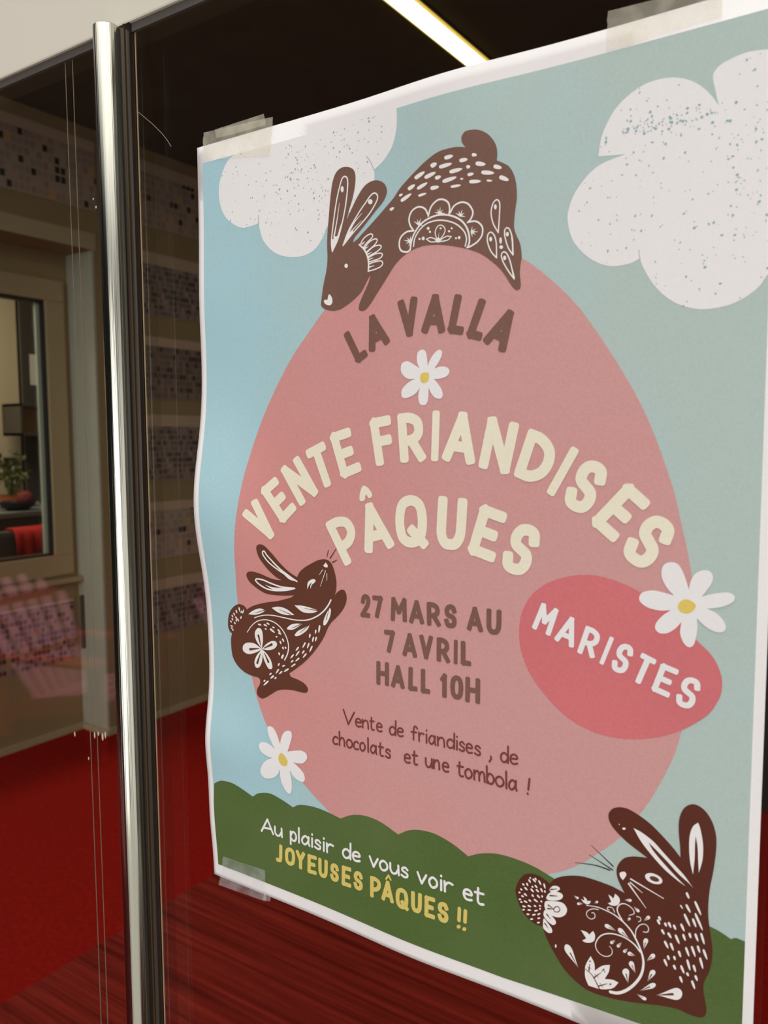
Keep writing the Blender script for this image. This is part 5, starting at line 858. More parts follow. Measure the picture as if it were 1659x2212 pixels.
CAPS = {'vente': [('V', (32.56, 218.47, 41.53, 227.85, 56.93, 211.02, 47.33, 201.42)), ('E', (44.22, 232.11, 54.44, 239.54, 69, 222.72, 58.84, 213.45)), ('N', (57.44, 243.54, 69.91, 250.92, 83.62, 231.34, 70.87, 223.61)), ('T', (74.37, 253.19, 86.89, 258.35, 95.53, 237.46, 83.42, 231.97)), ('E', (90.31, 261.7, 103.28, 265.05, 110.85, 243.36, 98.18, 238.69)), ('F', (115.25, 268.82, 127.52, 270.6, 131.69, 247.81, 119.23, 245.4)), ('R', (131.51, 271.1, 145.6, 271.52, 147.71, 248.5, 133.28, 247.31)), ('I', (151.06, 272.11, 155.45, 272, 154.42, 248.42, 150.33, 248.38)), ('A', (159.05, 272.41, 175.82, 269.93, 173.23, 246.88, 156.24, 248.8)), ('N', (180.21, 269.35, 195.33, 265.36, 190.26, 242.67, 174.96, 245.85)), ('D', (199.71, 263.49, 214.63, 258.36, 207.61, 237.62, 192.27, 242.37)), ('I', (219.39, 255.61, 222.52, 254.13, 211.12, 233.68, 207.99, 235.57)), ('S', (225.23, 251.95, 236.92, 245.95, 226.11, 225.36, 213.94, 231.13)), ('E', (243.37, 241.36, 252.85, 233.1, 237.74, 215.43, 227.2, 223.86)), ('S', (254.25, 230.74, 264.64, 222.03, 250.29, 203.66, 239.35, 212.34))],
 'paques': [('P', (86.72, 216.02, 101.11, 222.28, 113.71, 201.02, 99.73, 194.4)), ('A', (105.67, 225.44, 123.25, 229.59, 130.02, 206.43, 112.68, 201.72)), ('Q', (130.03, 231.71, 147.97, 232.69, 148.57, 207.58, 130.64, 206.09)), ('U', (154.44, 232.54, 169.92, 231.65, 168.44, 207.46, 152.8, 207.29)), ('E', (177.02, 229.67, 190.05, 225.84, 183.42, 202.78, 169.49, 206.53)), ('S', (194.69, 223.32, 207.8, 219.01, 198.68, 196.86, 185.12, 200.81))],
 'valla': [('L', (99.72, 310.92, 106.58, 314.34, 115.09, 299.53, 108.23, 295.77)), ('A', (111.01, 316.99, 122.99, 320.74, 127.77, 304.89, 115.92, 300.59)), ('V', (132.01, 324.06, 142.82, 325.4, 144.12, 307.59, 133.31, 306.24)), ('A', (146.54, 325.71, 158.96, 324.65, 157.65, 307.1, 145.13, 307.84)), ('L', (162.91, 324.25, 170.93, 322.42, 167.01, 305.36, 158.86, 307.01)), ('L', (175.22, 321.13, 182.73, 318.74, 176.02, 302.15, 168.32, 304.39)), ('A', (185.69, 317.36, 196.16, 311.46, 187.55, 295.97, 176.76, 301.74))],
 'date1': [('2', (109.47, 181.36, 115.44, 181.5, 115.07, 169.53, 109.08, 169.45)), ('7', (116.48, 181.3, 122.71, 181.48, 122.64, 170.13, 116.4, 170)), ('M', (127.65, 181.69, 136.9, 181.89, 136.87, 170, 127.41, 169.61)), ('A', (138.22, 181.43, 146.6, 181.72, 146.6, 170.14, 138.2, 169.86)), ('R', (148.15, 181.44, 154.95, 181.43, 155.98, 170.11, 148.15, 169.88)), ('S', (157.88, 181.53, 164.25, 181.71, 164.62, 170.17, 157.66, 170.1)), ('A', (169.77, 181.74, 177.97, 181.94, 178.05, 170.3, 169.83, 170.4)), ('U', (179.85, 181.86, 187.36, 181.86, 187.23, 170.22, 179.78, 169.95))],
 'date2': [('7', (123.44, 164.77, 129.85, 164.97, 129.81, 153.57, 123.38, 153.26)), ('A', (134.36, 164.78, 142.59, 165.09, 142.58, 153.05, 134.32, 153.06)), ('V', (143.99, 164.97, 151.58, 165.21, 151.42, 153.45, 143.98, 153.1)), ('R', (153.7, 164.9, 160.17, 165.02, 161.04, 153.25, 153.47, 153.16)), ('I', (162.91, 165.09, 165.05, 165.01, 164.93, 153.25, 162.78, 153.37)), ('L', (166.6, 165, 171.87, 164.98, 172.18, 153.55, 166.65, 153.37))],
 'date3': [('H', (118.69, 148.24, 126.31, 148.45, 126.25, 136.35, 118.61, 136.02)), ('A', (127.68, 147.87, 135.65, 148.01, 135.44, 136.42, 127.45, 136.24)), ('L', (137.8, 148.18, 142.92, 148.36, 142.91, 136.54, 137.5, 136.23)), ('L', (144.85, 148.35, 149.88, 148.38, 150.06, 136.4, 144.67, 136.23)), ('1', (155.6, 147.77, 159.89, 148.08, 159.75, 136.14, 155.62, 136.01)), ('0', (161.06, 147.89, 167.99, 148.26, 168.04, 136.56, 161.09, 136.22)), ('H', (169.13, 148.29, 176.85, 148.52, 176.85, 136.38, 169.02, 136.14))],
 'maristes': [('M', (206.43, 187.6, 214.86, 185.13, 210.65, 172.89, 201.94, 175.49)), ('A', (216.35, 183.88, 224.94, 181.21, 221.17, 169.02, 212.45, 171.56)), ('R', (226.79, 179.84, 233.72, 177.73, 230.42, 165.8, 222.78, 167.43)), ('I', (237.04, 176.52, 239.01, 175.93, 234.53, 163.75, 232.59, 164.19)), ('S', (241.43, 174.89, 248.05, 173.14, 243.73, 160.72, 237, 162.35)), ('T', (250.42, 171.54, 256.56, 169.23, 252.07, 157.2, 245.81, 159.42)), ('E', (258.42, 168.43, 265.42, 166.47, 261.58, 154.28, 254.4, 156.37)), ('S', (267.6, 165.05, 274.74, 163.21, 270.66, 150.6, 263.39, 152.31))],
 'joyeuses': [('J', (49.93, 33.03, 54.86, 34.02, 54.33, 23.4, 49.59, 22.93)), ('O', (56.4, 33.46, 63.7, 34.35, 63.69, 23.83, 56.34, 22.9)), ('Y', (64.34, 33.91, 70.78, 33.98, 70.83, 23.94, 64.12, 23.16)), ('E', (72.62, 33.9, 78.97, 34.36, 78.72, 23.47, 72.34, 23.16)), ('U', (80.03, 34.06, 86.6, 34.29, 86.31, 23.76, 80.01, 23.34)), ('S', (88.28, 33.93, 94.12, 33.99, 94.1, 24.01, 88.11, 23.72)), ('E', (96.09, 34.59, 102.34, 34.99, 102.38, 23.99, 95.87, 23.56)), ('S', (103.87, 34.45, 109.9, 34.66, 110.01, 24.41, 103.92, 24.15)), ('P', (114.56, 34.71, 121.29, 35.02, 121.51, 23.88, 114.73, 23.41)), ('A', (121.87, 35.12, 129.28, 35.59, 129.55, 24.61, 121.89, 24.25)), ('Q', (130.45, 34.03, 137.93, 34.54, 138.4, 23.85, 130.72, 23.23)), ('U', (139.65, 34.69, 146.01, 35.09, 146.11, 24.63, 139.94, 24.12)), ('E', (147.52, 34.93, 153.45, 35.22, 153.64, 24.24, 147.63, 24.25)), ('S', (154.85, 34.33, 160.9, 34.9, 161.13, 24.4, 155.1, 24.24))]}
HAND = {'hand1': [('V', (97.78, 116.07, 104.71, 116.12, 104.67, 112, 97.74, 111.91)), ('e', (105.5, 116.18, 109.1, 116.18, 109.06, 112.02, 105.46, 112.01)), ('n', (109.88, 116.21, 113.63, 116.18, 113.6, 112.01, 109.84, 112.02)), ('t', (114.59, 116.21, 117.06, 116.27, 117.03, 112.09, 114.56, 112.01)), ('e', (118.67, 116.35, 121.96, 116.27, 121.94, 112.08, 118.65, 112.14)), ('d', (126.43, 116.08, 130.3, 116.18, 130.28, 111.96, 126.41, 111.83)), ('e', (131.21, 116.28, 134.58, 116.43, 134.56, 112.19, 131.2, 112.02)), ('f', (139.34, 116.33, 142.71, 116.25, 142.71, 111.98, 139.33, 112.04)), ('r', (143.51, 116.27, 146.41, 116.22, 146.41, 111.94, 143.51, 111.97)), ('i', (147.28, 116.23, 148.68, 116.21, 148.68, 111.91, 147.28, 111.93)), ('a', (149.29, 116.23, 153.09, 116.23, 153.09, 111.93, 149.29, 111.9)), ('n', (154.2, 116.29, 158.03, 116.35, 158.04, 112.03, 154.21, 111.95)), ('d', (159.3, 116.42, 163.49, 116.48, 163.51, 112.14, 159.31, 112.06)), ('i', (164.08, 116.49, 165.41, 116.46, 165.42, 112.1, 164.09, 112.13)), ('s', (165.99, 116.47, 168.87, 116.38, 168.89, 112.03, 166, 112.09)), ('e', (169.69, 116.4, 172.95, 116.31, 172.98, 111.94, 169.71, 112.01)), ('s', (174.17, 116.32, 177.23, 116.2, 177.25, 111.82, 174.19, 111.91)), (',', (181.53, 116.06, 182.95, 115.99, 182.98, 111.58, 181.56, 111.64)), ('d', (187.49, 115.84, 191.35, 115.97, 191.39, 111.54, 187.53, 111.39)), ('e', (192.27, 116.07, 195.92, 116.32, 195.97, 111.87, 192.31, 111.6))],
 'hand2': [('c', (90.77, 103.65, 94.02, 103.75, 93.97, 99.57, 90.72, 99.44)), ('h', (94.93, 103.82, 98.45, 103.9, 98.4, 99.7, 94.88, 99.6)), ('o', (99.65, 103.97, 103.41, 103.86, 103.37, 99.64, 99.6, 99.73)), ('c', (104.2, 103.84, 107.34, 103.85, 107.3, 99.62, 104.16, 99.59)), ('o', (108.22, 104, 111.42, 104.16, 111.39, 99.91, 108.18, 99.73)), ('l', (112.67, 104.14, 113.92, 104.12, 113.89, 99.85, 112.64, 99.87)), ('a', (114.79, 104.18, 118.59, 104.12, 118.57, 99.85, 114.76, 99.88)), ('t', (119.82, 104.04, 122.55, 103.84, 122.53, 99.55, 119.8, 99.74)), ('s', (123.96, 103.88, 127.02, 103.86, 127.01, 99.56, 123.93, 99.55)), ('e', (135.27, 103.87, 138.69, 103.87, 138.68, 99.52, 135.25, 99.5)), ('t', (140.03, 103.93, 142.7, 103.97, 142.7, 99.61, 140.03, 99.55)), ('u', (147.46, 104.25, 151.2, 104.41, 151.21, 100.03, 147.46, 99.84)), ('n', (152.07, 104.49, 155.25, 104.61, 155.26, 100.21, 152.07, 100.07)), ('e', (156.96, 104.55, 160.35, 104.32, 160.36, 99.9, 156.97, 100.1)), ('t', (165.04, 104.14, 168.11, 104.03, 168.13, 99.58, 165.06, 99.67)), ('o', (169.18, 104.07, 172.78, 104.08, 172.8, 99.62, 169.2, 99.58)), ('m', (173.83, 104.16, 179.47, 104.26, 179.5, 99.78, 173.86, 99.64)), ('b', (180.34, 104.26, 184.22, 104.14, 184.26, 99.63, 180.38, 99.73)), ('o', (185.01, 104.21, 189.15, 104.04, 189.19, 99.52, 185.05, 99.66)), ('l', (189.84, 104.01, 191, 103.95, 191.05, 99.41, 189.89, 99.46)), ('a', (191.62, 103.99, 195.6, 104.03, 195.65, 99.48, 191.66, 99.42)), ('!', (200.43, 104.02, 202.23, 104.03, 202.28, 99.45, 200.49, 99.43))],
 'hand3': [('A', (39.98, 43.03, 48.33, 43.2, 48.2, 38.43, 39.81, 38.2)), ('u', (49.44, 43.24, 54.75, 43.23, 54.64, 38.45, 49.31, 38.42)), ('p', (60.7, 43.4, 64.86, 43.43, 64.77, 38.63, 60.6, 38.57)), ('l', (66.05, 43.45, 67.25, 43.45, 67.17, 38.63, 65.97, 38.63)), ('a', (68.66, 43.5, 74.06, 43.59, 73.99, 38.78, 68.58, 38.66)), ('i', (75.13, 43.64, 76.63, 43.62, 76.56, 38.8, 75.06, 38.81)), ('s', (77.7, 43.64, 81.84, 43.58, 81.79, 38.76, 77.63, 38.79)), ('i', (83.21, 43.6, 84.69, 43.58, 84.64, 38.75, 83.16, 38.76)), ('r', (85.74, 43.61, 90.23, 43.77, 90.2, 38.95, 85.69, 38.75)), ('d', (96.62, 44.1, 102.02, 44.32, 102.02, 39.5, 96.61, 39.25)), ('e', (103.23, 44.43, 108.03, 44.67, 108.06, 39.87, 103.24, 39.58)), ('v', (114.15, 44.77, 119.21, 44.8, 119.27, 40.01, 114.2, 39.93)), ('o', (120.46, 44.87, 125.23, 44.93, 125.31, 40.13, 120.53, 40.03)), ('u', (126.84, 45, 132.26, 45.12, 132.36, 40.32, 126.92, 40.16)), ('s', (133.65, 45.2, 137.59, 45.28, 137.69, 40.47, 133.74, 40.37)), ('v', (143.19, 45.13, 148.17, 45.03, 148.27, 40.2, 143.3, 40.28)), ('o', (149.84, 45.08, 154.36, 45.06, 154.46, 40.21, 149.94, 40.2)), ('i', (156, 45.09, 157.2, 45.08, 157.3, 40.2, 156.1, 40.2)), ('r', (158.23, 45.12, 162.81, 45.16, 162.9, 40.27, 158.32, 40.22)), ('e', (168.83, 44.97, 173.36, 44.76, 173.43, 39.83, 168.91, 40.01)), ('t', (174.91, 44.79, 179.28, 44.76, 179.35, 39.8, 174.98, 39.81))]}
TH = {'vente': 4.98, 'paques': 5.16, 'valla': 3.92, 'date': 2.47, 'maristes': 2.38, 'joyeuses': 2.27, 'hand1': 0.95, 'hand2': 1.01, 'hand3': 1.24}
TAPES = [([(14.6, 426.6), (50.2, 427.1), (51.4, 421.1), (15.6, 421.8)], 't', 'short slanted tape end sticking up behind the upper left tape'), ([(5.9, 426.8), (56.3, 424.2), (53.8, 405.4), (4.6, 412.5)], 't', 'beige tape strip over the upper left corner of the poster'), ([(231.4, 426.3), (273.6, 424.4), (274.0, 412.4), (230.9, 411.4)], 't', 'beige tape strip over the upper right edge of the poster'), ([(41.2, 2.2), (45.7, 0.6), (44.9, -2.4), (39.2, -3.1)], 'b', 'tiny tape end peeping out right of the lower left tape'), ([(9.3, 14.4), (41.6, 15.4), (41.7, -3.4), (4.1, -5.2)], 'b', 'clear tape strip over the lower left corner of the poster')]
SPK_R = [(251.8,379.7,9,2.2,90),(263.3,380.0,5,2,22),(282.6,369.3,5,3,18),(284.8,349.8,4,4,14),(289.9,336.4,3,5,14)]
SPK_L = [(78.7,395.5,9,6,26),(64.3,387.4,12,6,22),(104.1,408.1,14,8,26),(86.4,381.4,7,5,22)]
CHAIRS = [(-3.97, -2.72, -.20, 'p', 'r', 'pink slatted garden chair reflected in the glass left of the steel rod'),
          (-3.08, -3.62, -.15, 'p', 'r', 'pink slatted garden chair reflected between steel rod and poster')]

# ================================================================== THE POSTER
def bulge(u, v):
    """how far (mm) the sheet stands off the glass: it lifts between the tapes"""
    g = lambda x, c, s: math.exp(-((x-c)/s)**2)
    d = (9.2*g(v, 222, 42)+4.6*g(v, 84, 24)+1.2*g(v, 335, 30)+2.6*g(v, 42, 26))*math.exp(-(max(u, -5)/38)**2)
    d += 3.2*g(u, 160, 38)*math.exp(-((420-min(v, 424))/45)**2)
    d += 2.2*g(u, 140, 40)*math.exp(-(max(v, -4)/40)**2)
    return d
LAYER = .07      # mm between printed layers
def surf(u, v, layer):
    return Vector((u/1000, -(bulge(u, v)+.25+layer*LAYER)/1000, v/1000))
def catmull(p0, p1, p2, p3, n):
    out = []
    for i in range(n):
        t = i/n; t2, t3 = t*t, t*t*t
        out.append(tuple(.5*((2*b)+(-a+c)*t+(2*a-5*b+4*c-d)*t2+(-a+3*b-3*c+d)*t3) for a, b, c, d in zip(p0, p1, p2, p3)))
    return out
def smooth(pts, closed, step=.7):
    """pts: (u, v, corner) -> dense polyline"""
    n = len(pts); out = []
    for i in range(n if closed else n-1):
        p1, p2 = pts[i], pts[(i+1) % n]
        L = math.hypot(p2[0]-p1[0], p2[1]-p1[1])
        k = max(1, min(60, int(math.ceil(L/step))))
        p0 = pts[(i-1) % n] if (closed or i > 0) and not p1[2] else (2*p1[0]-p2[0], 2*p1[1]-p2[1])
        p3 = pts[(i+2) % n] if (closed or i < n-2) and not p2[2] else (2*p2[0]-p1[0], 2*p2[1]-p1[1])
        L0 = math.hypot(p1[0]-p0[0], p1[1]-p0[1]); L3 = math.hypot(p3[0]-p2[0], p3[1]-p2[1])
        # shorten over-long neighbours so tangents stay tame
        if L0 > 2*L: p0 = tuple(p1[j]+(p0[j]-p1[j])*2*L/L0 for j in (0, 1))
        if L3 > 2*L: p3 = tuple(p2[j]+(p3[j]-p2[j])*2*L/L3 for j in (0, 1))
        out += catmull(p0[:2], p1[:2], p2[:2], p3[:2], k)
    if not closed: out.append(tuple(pts[-1][:2]))
    return out
def stroke_faces(line, w0, w1, square=False):
    """ribbon quads and round caps around a polyline; widths taper w0 -> w1"""
    line = [tuple(p[:2]) for p in line]
    line = [p for i, p in enumerate(line) if i == 0 or math.hypot(p[0]-line[i-1][0], p[1]-line[i-1][1]) > .03]
    n = len(line); faces = []
    if n < 2: return faces
    A = []; B = []; W = []
    tot = [0]
    for a, b in zip(line, line[1:]): tot.append(tot[-1]+math.hypot(b[0]-a[0], b[1]-a[1]))
    for i in range(n):
        a, b = line[max(0, i-1)], line[min(n-1, i+1)]
        dx, dy = b[0]-a[0], b[1]-a[1]; L = math.hypot(dx, dy) or 1
        h = .5*(w0+(w1-w0)*tot[i]/(tot[-1] or 1)); nx, ny = -dy/L*h, dx/L*h
        x, y = line[i][:2]; A.append((x+nx, y+ny)); B.append((x-nx, y-ny)); W.append(h)
    def convex(q):
        c = [(q[(k+1) % 4][0]-q[k][0])*(q[(k+2) % 4][1]-q[(k+1) % 4][1])-(q[(k+1) % 4][1]-q[k][1])*(q[(k+2) % 4][0]-q[(k+1) % 4][0]) for k in range(4)]
        return all(x > 1e-5 for x in c) or all(x < -1e-5 for x in c)
    extra = set()
    for i in range(n-1):
        q = [A[i], A[i+1], B[i+1], B[i]]
        if not convex(q):
            (x, y), (x2, y2) = line[i], line[i+1]; L = math.hypot(x2-x, y2-y); nx, ny = -(y2-y)/L, (x2-x)/L
            extra |= {i, i+1}
            q = [(x+nx*W[i], y+ny*W[i]), (x2+nx*W[i+1], y2+ny*W[i+1]), (x2-nx*W[i+1], y2-ny*W[i+1]), (x-nx*W[i], y-ny*W[i])]
        faces.append(q)
    turn = [0, n-1]; soft = set()
    for i in range(1, n-1):
        a1 = math.atan2(line[i][1]-line[i-1][1], line[i][0]-line[i-1][0]); a2 = math.atan2(line[i+1][1]-line[i][1], line[i+1][0]-line[i][0])
        if abs((a2-a1+PI) % (2*PI)-PI) > .30: turn.append(i)
        if abs((a2-a1+PI) % (2*PI)-PI) < .7: soft.add(i)
    for i in extra:
        if i not in turn: turn.append(i); soft.add(i)
    for i in turn:
        if W[i] > .05 and square and i not in soft:
            a, b = line[max(0, i-1)], line[min(n-1, i+1)]; dx, dy = b[0]-a[0], b[1]-a[1]; L = math.hypot(dx, dy); dx, dy = dx/L, dy/L
            q = []
            for k in range(24):
                th = 2*PI*(k+.5)/24; c, s = math.cos(th), math.sin(th)
                c, s = W[i]*math.copysign(abs(c)**.55, c), W[i]*math.copysign(abs(s)**.55, s)
                q.append((line[i][0]+c*dx-s*dy, line[i][1]+c*dy+s*dx))
            faces.append(q)
        elif W[i] > .05: faces.append([(line[i][0]+W[i]*math.cos(2*PI*k/14+.1), line[i][1]+W[i]*math.sin(2*PI*k/14+.1)) for k in range(14)])
    return faces
def clip_print(p):
    u, v = p
    lo = 7.65 if u < 190 else 7.65+(u-190)*.055
    return (min(max(u, 4.0), 293.1), min(max(v, lo), 411.0))
def decal(name, faces, layer, m, parent, label=None, grid=None, thick=0):
    """triangulate (possibly overlapping) faces into one flat skin on the sheet"""
    vs = []; fs = []
    for f in faces:
        if sum(a[0]*b[1]-b[0]*a[1] for a, b in zip(f, f[1:]+f[:1])) < 0: f = f[::-1]
        i = len(vs); vs += [Vector(p) for p in f]; fs.append(list(range(i, i+len(f))))
    if grid:
        u0, u1, v0, v1, st = grid
        a = u0
        while a <= u1:
            b_ = v0
            while b_ <= v1:
                if bulge(a, b_) > .03: vs.append(Vector((a+.013, b_+.017)))
                b_ += st
            a += st
    ov, oe, of, _, _, orig = delaunay_2d_cdt(vs, [], fs, 0, 1e-4)
    keep = [f for f, o in zip(of, orig) if o]
    used = sorted({i for f in keep for i in f}); mp = {i: k for k, i in enumerate(used)}
    me = bpy.data.meshes.new(name)
    tri = []
    for f in keep:
        a, b, c = (ov[i] for i in f)
        f = [mp[i] for i in f]
        area = (b[0]-a[0])*(c[1]-a[1])-(b[1]-a[1])*(c[0]-a[0])
        tri.append(f if area > 0 else f[::-1])
    me.from_pydata([surf(ov[i][0], ov[i][1], layer) for i in used], [], tri)
    for p in me.polygons: p.use_smooth = True
    me.update()
    o = link(name, me, m, parent)
    if thick:
        md = o.modifiers.new('thickness', 'SOLIDIFY'); md.thickness = thick; md.offset = -1
    if label: o['label'] = label
    return o
def shapes(key, step=.7):
    out = []
    for s in ART.get(key, []):
        if s[0] == 'f': out.append(smooth(s[1], True, step))
        else: out += stroke_faces(smooth(s[4], bool(s[3]), .45), s[1], s[2])
    return out

# ---- lettering: centre lines in a unit box, thickened on the sheet
S_ = [(.97, .80), (.82, .96), (.5, 1.0), (.15, .93), (.02, .75), (.14, .58), (.5, .5), (.86, .42), (.98, .24), (.85, .06), (.5, 0), (.16, .04), (.0, .22)]
O_ = [(.5, 1), (.12, .88), (0, .5), (.12, .12), (.5, 0), (.88, .12), (1, .5), (.88, .88), (.5, 1)]
CAP = {'A': ['-0,0 .5,1 1,0', '-.2,.27 .8,.27'], 'V': ['-0,1 .5,0 1,1'], 'E': ['-1,1 0,1 0,0 1,0', '-0,.5 .8,.5'],
 'N': ['-0,0 0,1 1,0 1,1'], 'T': ['-0,1 1,1', '-.5,1 .5,0'], 'F': ['-1,1 0,1 0,0', '-0,.5 .85,.5'],
 'R': ['-0,0 0,1', '~0,1 .5,1 .92,.88 .95,.62 .6,.45 0,.42', '-.5,.43 1,0'], 'I': ['-.5,1 .5,0'],
 'D': ['-0,0 0,1', '~0,1 .45,.97 .88,.78 1,.48 .85,.18 .45,.0 0,0'], 'S': S_, 'P': ['-0,0 0,1', '~0,1 .5,1 .95,.88 .98,.62 .6,.42 0,.36'],
 'Q': [O_, '-.55,.28 1.02,-.02'], 'U': ['~0,1 0,.5 .04,.2 .25,.02 .5,0 .75,.02 .96,.2 1,.5 1,1'], 'L': ['-0,1 0,0 1,0'],
 'M': ['-0,0 .04,1 .5,.38 .96,1 1,0'], 'H': ['-0,0 0,1', '-1,0 1,1', '-0,.5 1,.5'], 'J': ['~.95,1 .95,.45 .93,.15 .75,.0 .1,.0'],
 'O': [O_], '0': [O_], 'Y': ['-0,1 .5,.5 1,1', '-.5,.5 .5,0'], '1': ['-.0,.82 .62,1 .62,0'],
 '2': ['~.02,.72 .15,.93 .5,1 .88,.92 .97,.72 .8,.5 .35,.22 .02,0', '-.02,0 1,0'], '7': ['-0,1 1,1 .42,0']}
LOW = {'e': ['~.08,.52 .92,.58 .85,.88 .5,1 .14,.84 .02,.45 .2,.08 .55,0 .95,.1'], 'n': ['-.0,1 .05,0', '~.04,.55 .3,.9 .65,.98 .9,.75 .97,0'],
 't': ['~.38,1.5 .34,.7 .36,.2 .6,.0 1,.06', '-0,1.02 1,1.08'], 'd': ['~.9,.72 .5,1 .1,.75 .05,.3 .35,0 .75,.15 .92,.5', '-.96,1.75 .95,0'],
 'f': ['~1,1.4 .72,1.62 .45,1.45 .38,.9 .36,0', '-0,.86 .85,.92'], 'r': ['-.05,1 .1,0', '~.1,.6 .35,.9 .65,1 1,.92'], 'i': ['-.5,1 .5,0', '-.5,1.42 .51,1.46'],
 'a': ['~.88,.75 .5,1 .12,.7 .05,.25 .35,0 .7,.25 .9,.7', '~.9,1 .88,.3 1,0'], 's': [(.92, .82), (.6, 1), (.2, .9), (.15, .66), (.5, .52), (.9, .36), (.85, .08), (.45, 0), (.03, .12)],
 ',': ['~.7,.25 .8,.0 .2,-.35'], 'V': ['-0,1.75 .45,0 1,1.7'], 'c': ['~.95,.85 .55,1 .12,.72 .05,.3 .35,.02 .95,.1'], 'h': ['-.02,1.72 .05,0', '~.05,.55 .3,.92 .65,1 .9,.72 .97,0'],
 'o': ['~.5,1 .1,.75 .02,.4 .25,.03 .6,0 .95,.3 .92,.75 .5,1'], 'l': ['-.45,1.72 .55,0'], 'u': ['~.02,1 .05,.35 .3,.02 .65,.1 .9,.55', '-.92,1 .98,0'],
 'm': ['-.02,1 .03,0', '~.03,.55 .18,.92 .36,1 .48,.7 .5,0', '~.5,.55 .65,.92 .84,1 .95,.72 1,0'], 'b': ['-.05,1.75 .08,0', '~.08,.55 .35,1 .75,.95 .98,.55 .8,.08 .4,-.02 .08,.3'],
 '!': ['-.8,1.55 .45,.42', '-.3,.03 .32,-.02'], 'A': ['-0,0 .5,1.62 1,0', '-.18,.5 .85,.55'], 'p': ['-.02,1 .05,-.5', '~.05,.55 .35,1 .75,.95 .98,.55 .8,.08 .4,.0 .08,.25'],
 'v': ['-0,1 .48,0 1,1']}
def parse(g):
    if isinstance(g, str):
        pts = [tuple(map(float, q.split(','))) for q in g[1:].split()]
        return [(x, y, 1 if g[0] == '-' else 0) for x, y in pts]
    return [(x, y, 0) for x, y in g]
def glyph_faces(table, ch, quad, t, inset):
    TL, TR, BR, BL = (quad[0:2], quad[2:4], quad[4:6], quad[6:8])
    wd = .5*(math.hypot(TR[0]-TL[0], TR[1]-TL[1])+math.hypot(BR[0]-BL[0], BR[1]-BL[1]))
    ht = .5*(math.hypot(TL[0]-BL[0], TL[1]-BL[1])+math.hypot(TR[0]-BR[0], TR[1]-BR[1]))
    ix = min(.5, .5*t/wd) if inset else 0; iy = .5*t/ht if inset else 0
    g = table[ch]; g = [g] if isinstance(g[0], tuple) else g
    out = []
    for sub in g:
        pts = []
        for x, y, c in parse(sub):
            a = ix+(1-2*ix)*x; b = iy+(1-2*iy)*y
            bot = [BL[k]+(BR[k]-BL[k])*a for k in (0, 1)]; top = [TL[k]+(TR[k]-TL[k])*a for k in (0, 1)]
            pts.append((bot[0]+(top[0]-bot[0])*b, bot[1]+(top[1]-bot[1])*b, c))
        closed = pts[0][:2] == pts[-1][:2]
        out += stroke_faces(smooth(pts[:-1], True, .5)+[pts[0][:2]] if closed else smooth(pts, False, .5), t, t, inset and not closed)
    return out
def caps_line(key, t): return [f for ch, q in CAPS[key] for f in glyph_faces(CAP, ch, q, t*.8 if ch == 'I' else t, True)]
def hand_line(key, t): return [f for ch, q in HAND[key] for f in glyph_faces(LOW, ch, q, t, False)]

I_white = ink('paper_white', (240, 236, 233), .55, .3, .012)
I_sky = ink('ink_sky', (181, 199, 192), .5, .3, .03, (168, 205, 212), .24)
I_cloud = ink('ink_cloud', (240, 237, 235), .55, .3, .012)
I_egg = ink('ink_egg_pink', (209, 155, 151), .48, .35, .04, (212, 144, 139), .16)
I_oval = ink('ink_red', (217, 118, 121), .48, .35, .04)
I_green = ink('ink_green', (92, 112, 63), .5, .35, .06, (82, 104, 52))
I_brown = ink('ink_brown', (104, 62, 46), .45, .4, .06)
I_brown1 = ink('ink_brown_sheen', (126, 92, 78), .45, .4, .06)  # gloss sheen over the leaping rabbit put into a paler brown
I_brown3 = ink('ink_brown_deep', (93, 46, 32), .45, .3, .06)
I_ornament = ink('ink_ornament_white', (243, 239, 234), .5, .3, .01)
I_cream = ink('ink_cream', (243, 235, 210), .5, .3, .02)
I_text = ink('ink_text_brown', (128, 92, 80), .45, .4, .06)
I_text2 = ink('ink_text_maroon', (124, 66, 62), .45, .4, .06)
I_yellow = ink('ink_yellow', (226, 203, 112), .5, .3, .04)
I_daisy = ink('ink_daisy_yellow', (231, 204, 104), .5, .3, .05)
I_dot = ink('ink_speckle', (150, 180, 182), .5, .3, .02)

poster = thing('poster', 'large taped paper poster with pink egg, brown rabbits and clouds on the glass', 'poster', (0, 0, ZR))
def rect(u0, u1, v0, v1, st=3):
    nu, nv = int((u1-u0)/st), int((v1-v0)/st); p = []
    p += [(u0+(u1-u0)*i/nu, v0) for i in range(nu)]; p += [(u1, v0+(v1-v0)*i/nv) for i in range(nv)]
    p += [(u1-(u1-u0)*i/nu, v1) for i in range(nu)]; p += [(u0, v1-(v1-v0)*i/nv) for i in range(nv)]
    return p
FULL = (2, 295, 2, 418, 3.5)
decal('paper_sheet', [rect(0, 297, 0, 420)], 0, I_white, poster, 'white unprinted margin sheet', FULL, .0002)
decal('sky_print', [[clip_print(p) for p in rect(4, 293.1, 7.0, 411)]], 1, I_sky, poster, 'printed pale turquoise sky', FULL)
def clipped(key): return [[clip_print(p) for p in f] for f in shapes(key)]
egg = decal('printed_egg', clipped('egg'), 2, I_egg, poster, 'big printed pink egg', FULL)
cl1 = decal('printed_cloud', clipped('cloudL'), 2, I_cloud, poster, 'speckled white cloud at the upper left', FULL)
cl2 = decal('printed_cloud', clipped('cloudR'), 2, I_cloud, poster, 'large speckled white cloud at the upper right', FULL)
def inside(p, poly):
    c = False
    for (x1, y1), (x2, y2) in zip(poly, poly[1:]+poly[:1]):
        if (y1 > p[1]) != (y2 > p[1]) and p[0] < (x2-x1)*(p[1]-y1)/(y2-y1)+x1: c = not c
    return c
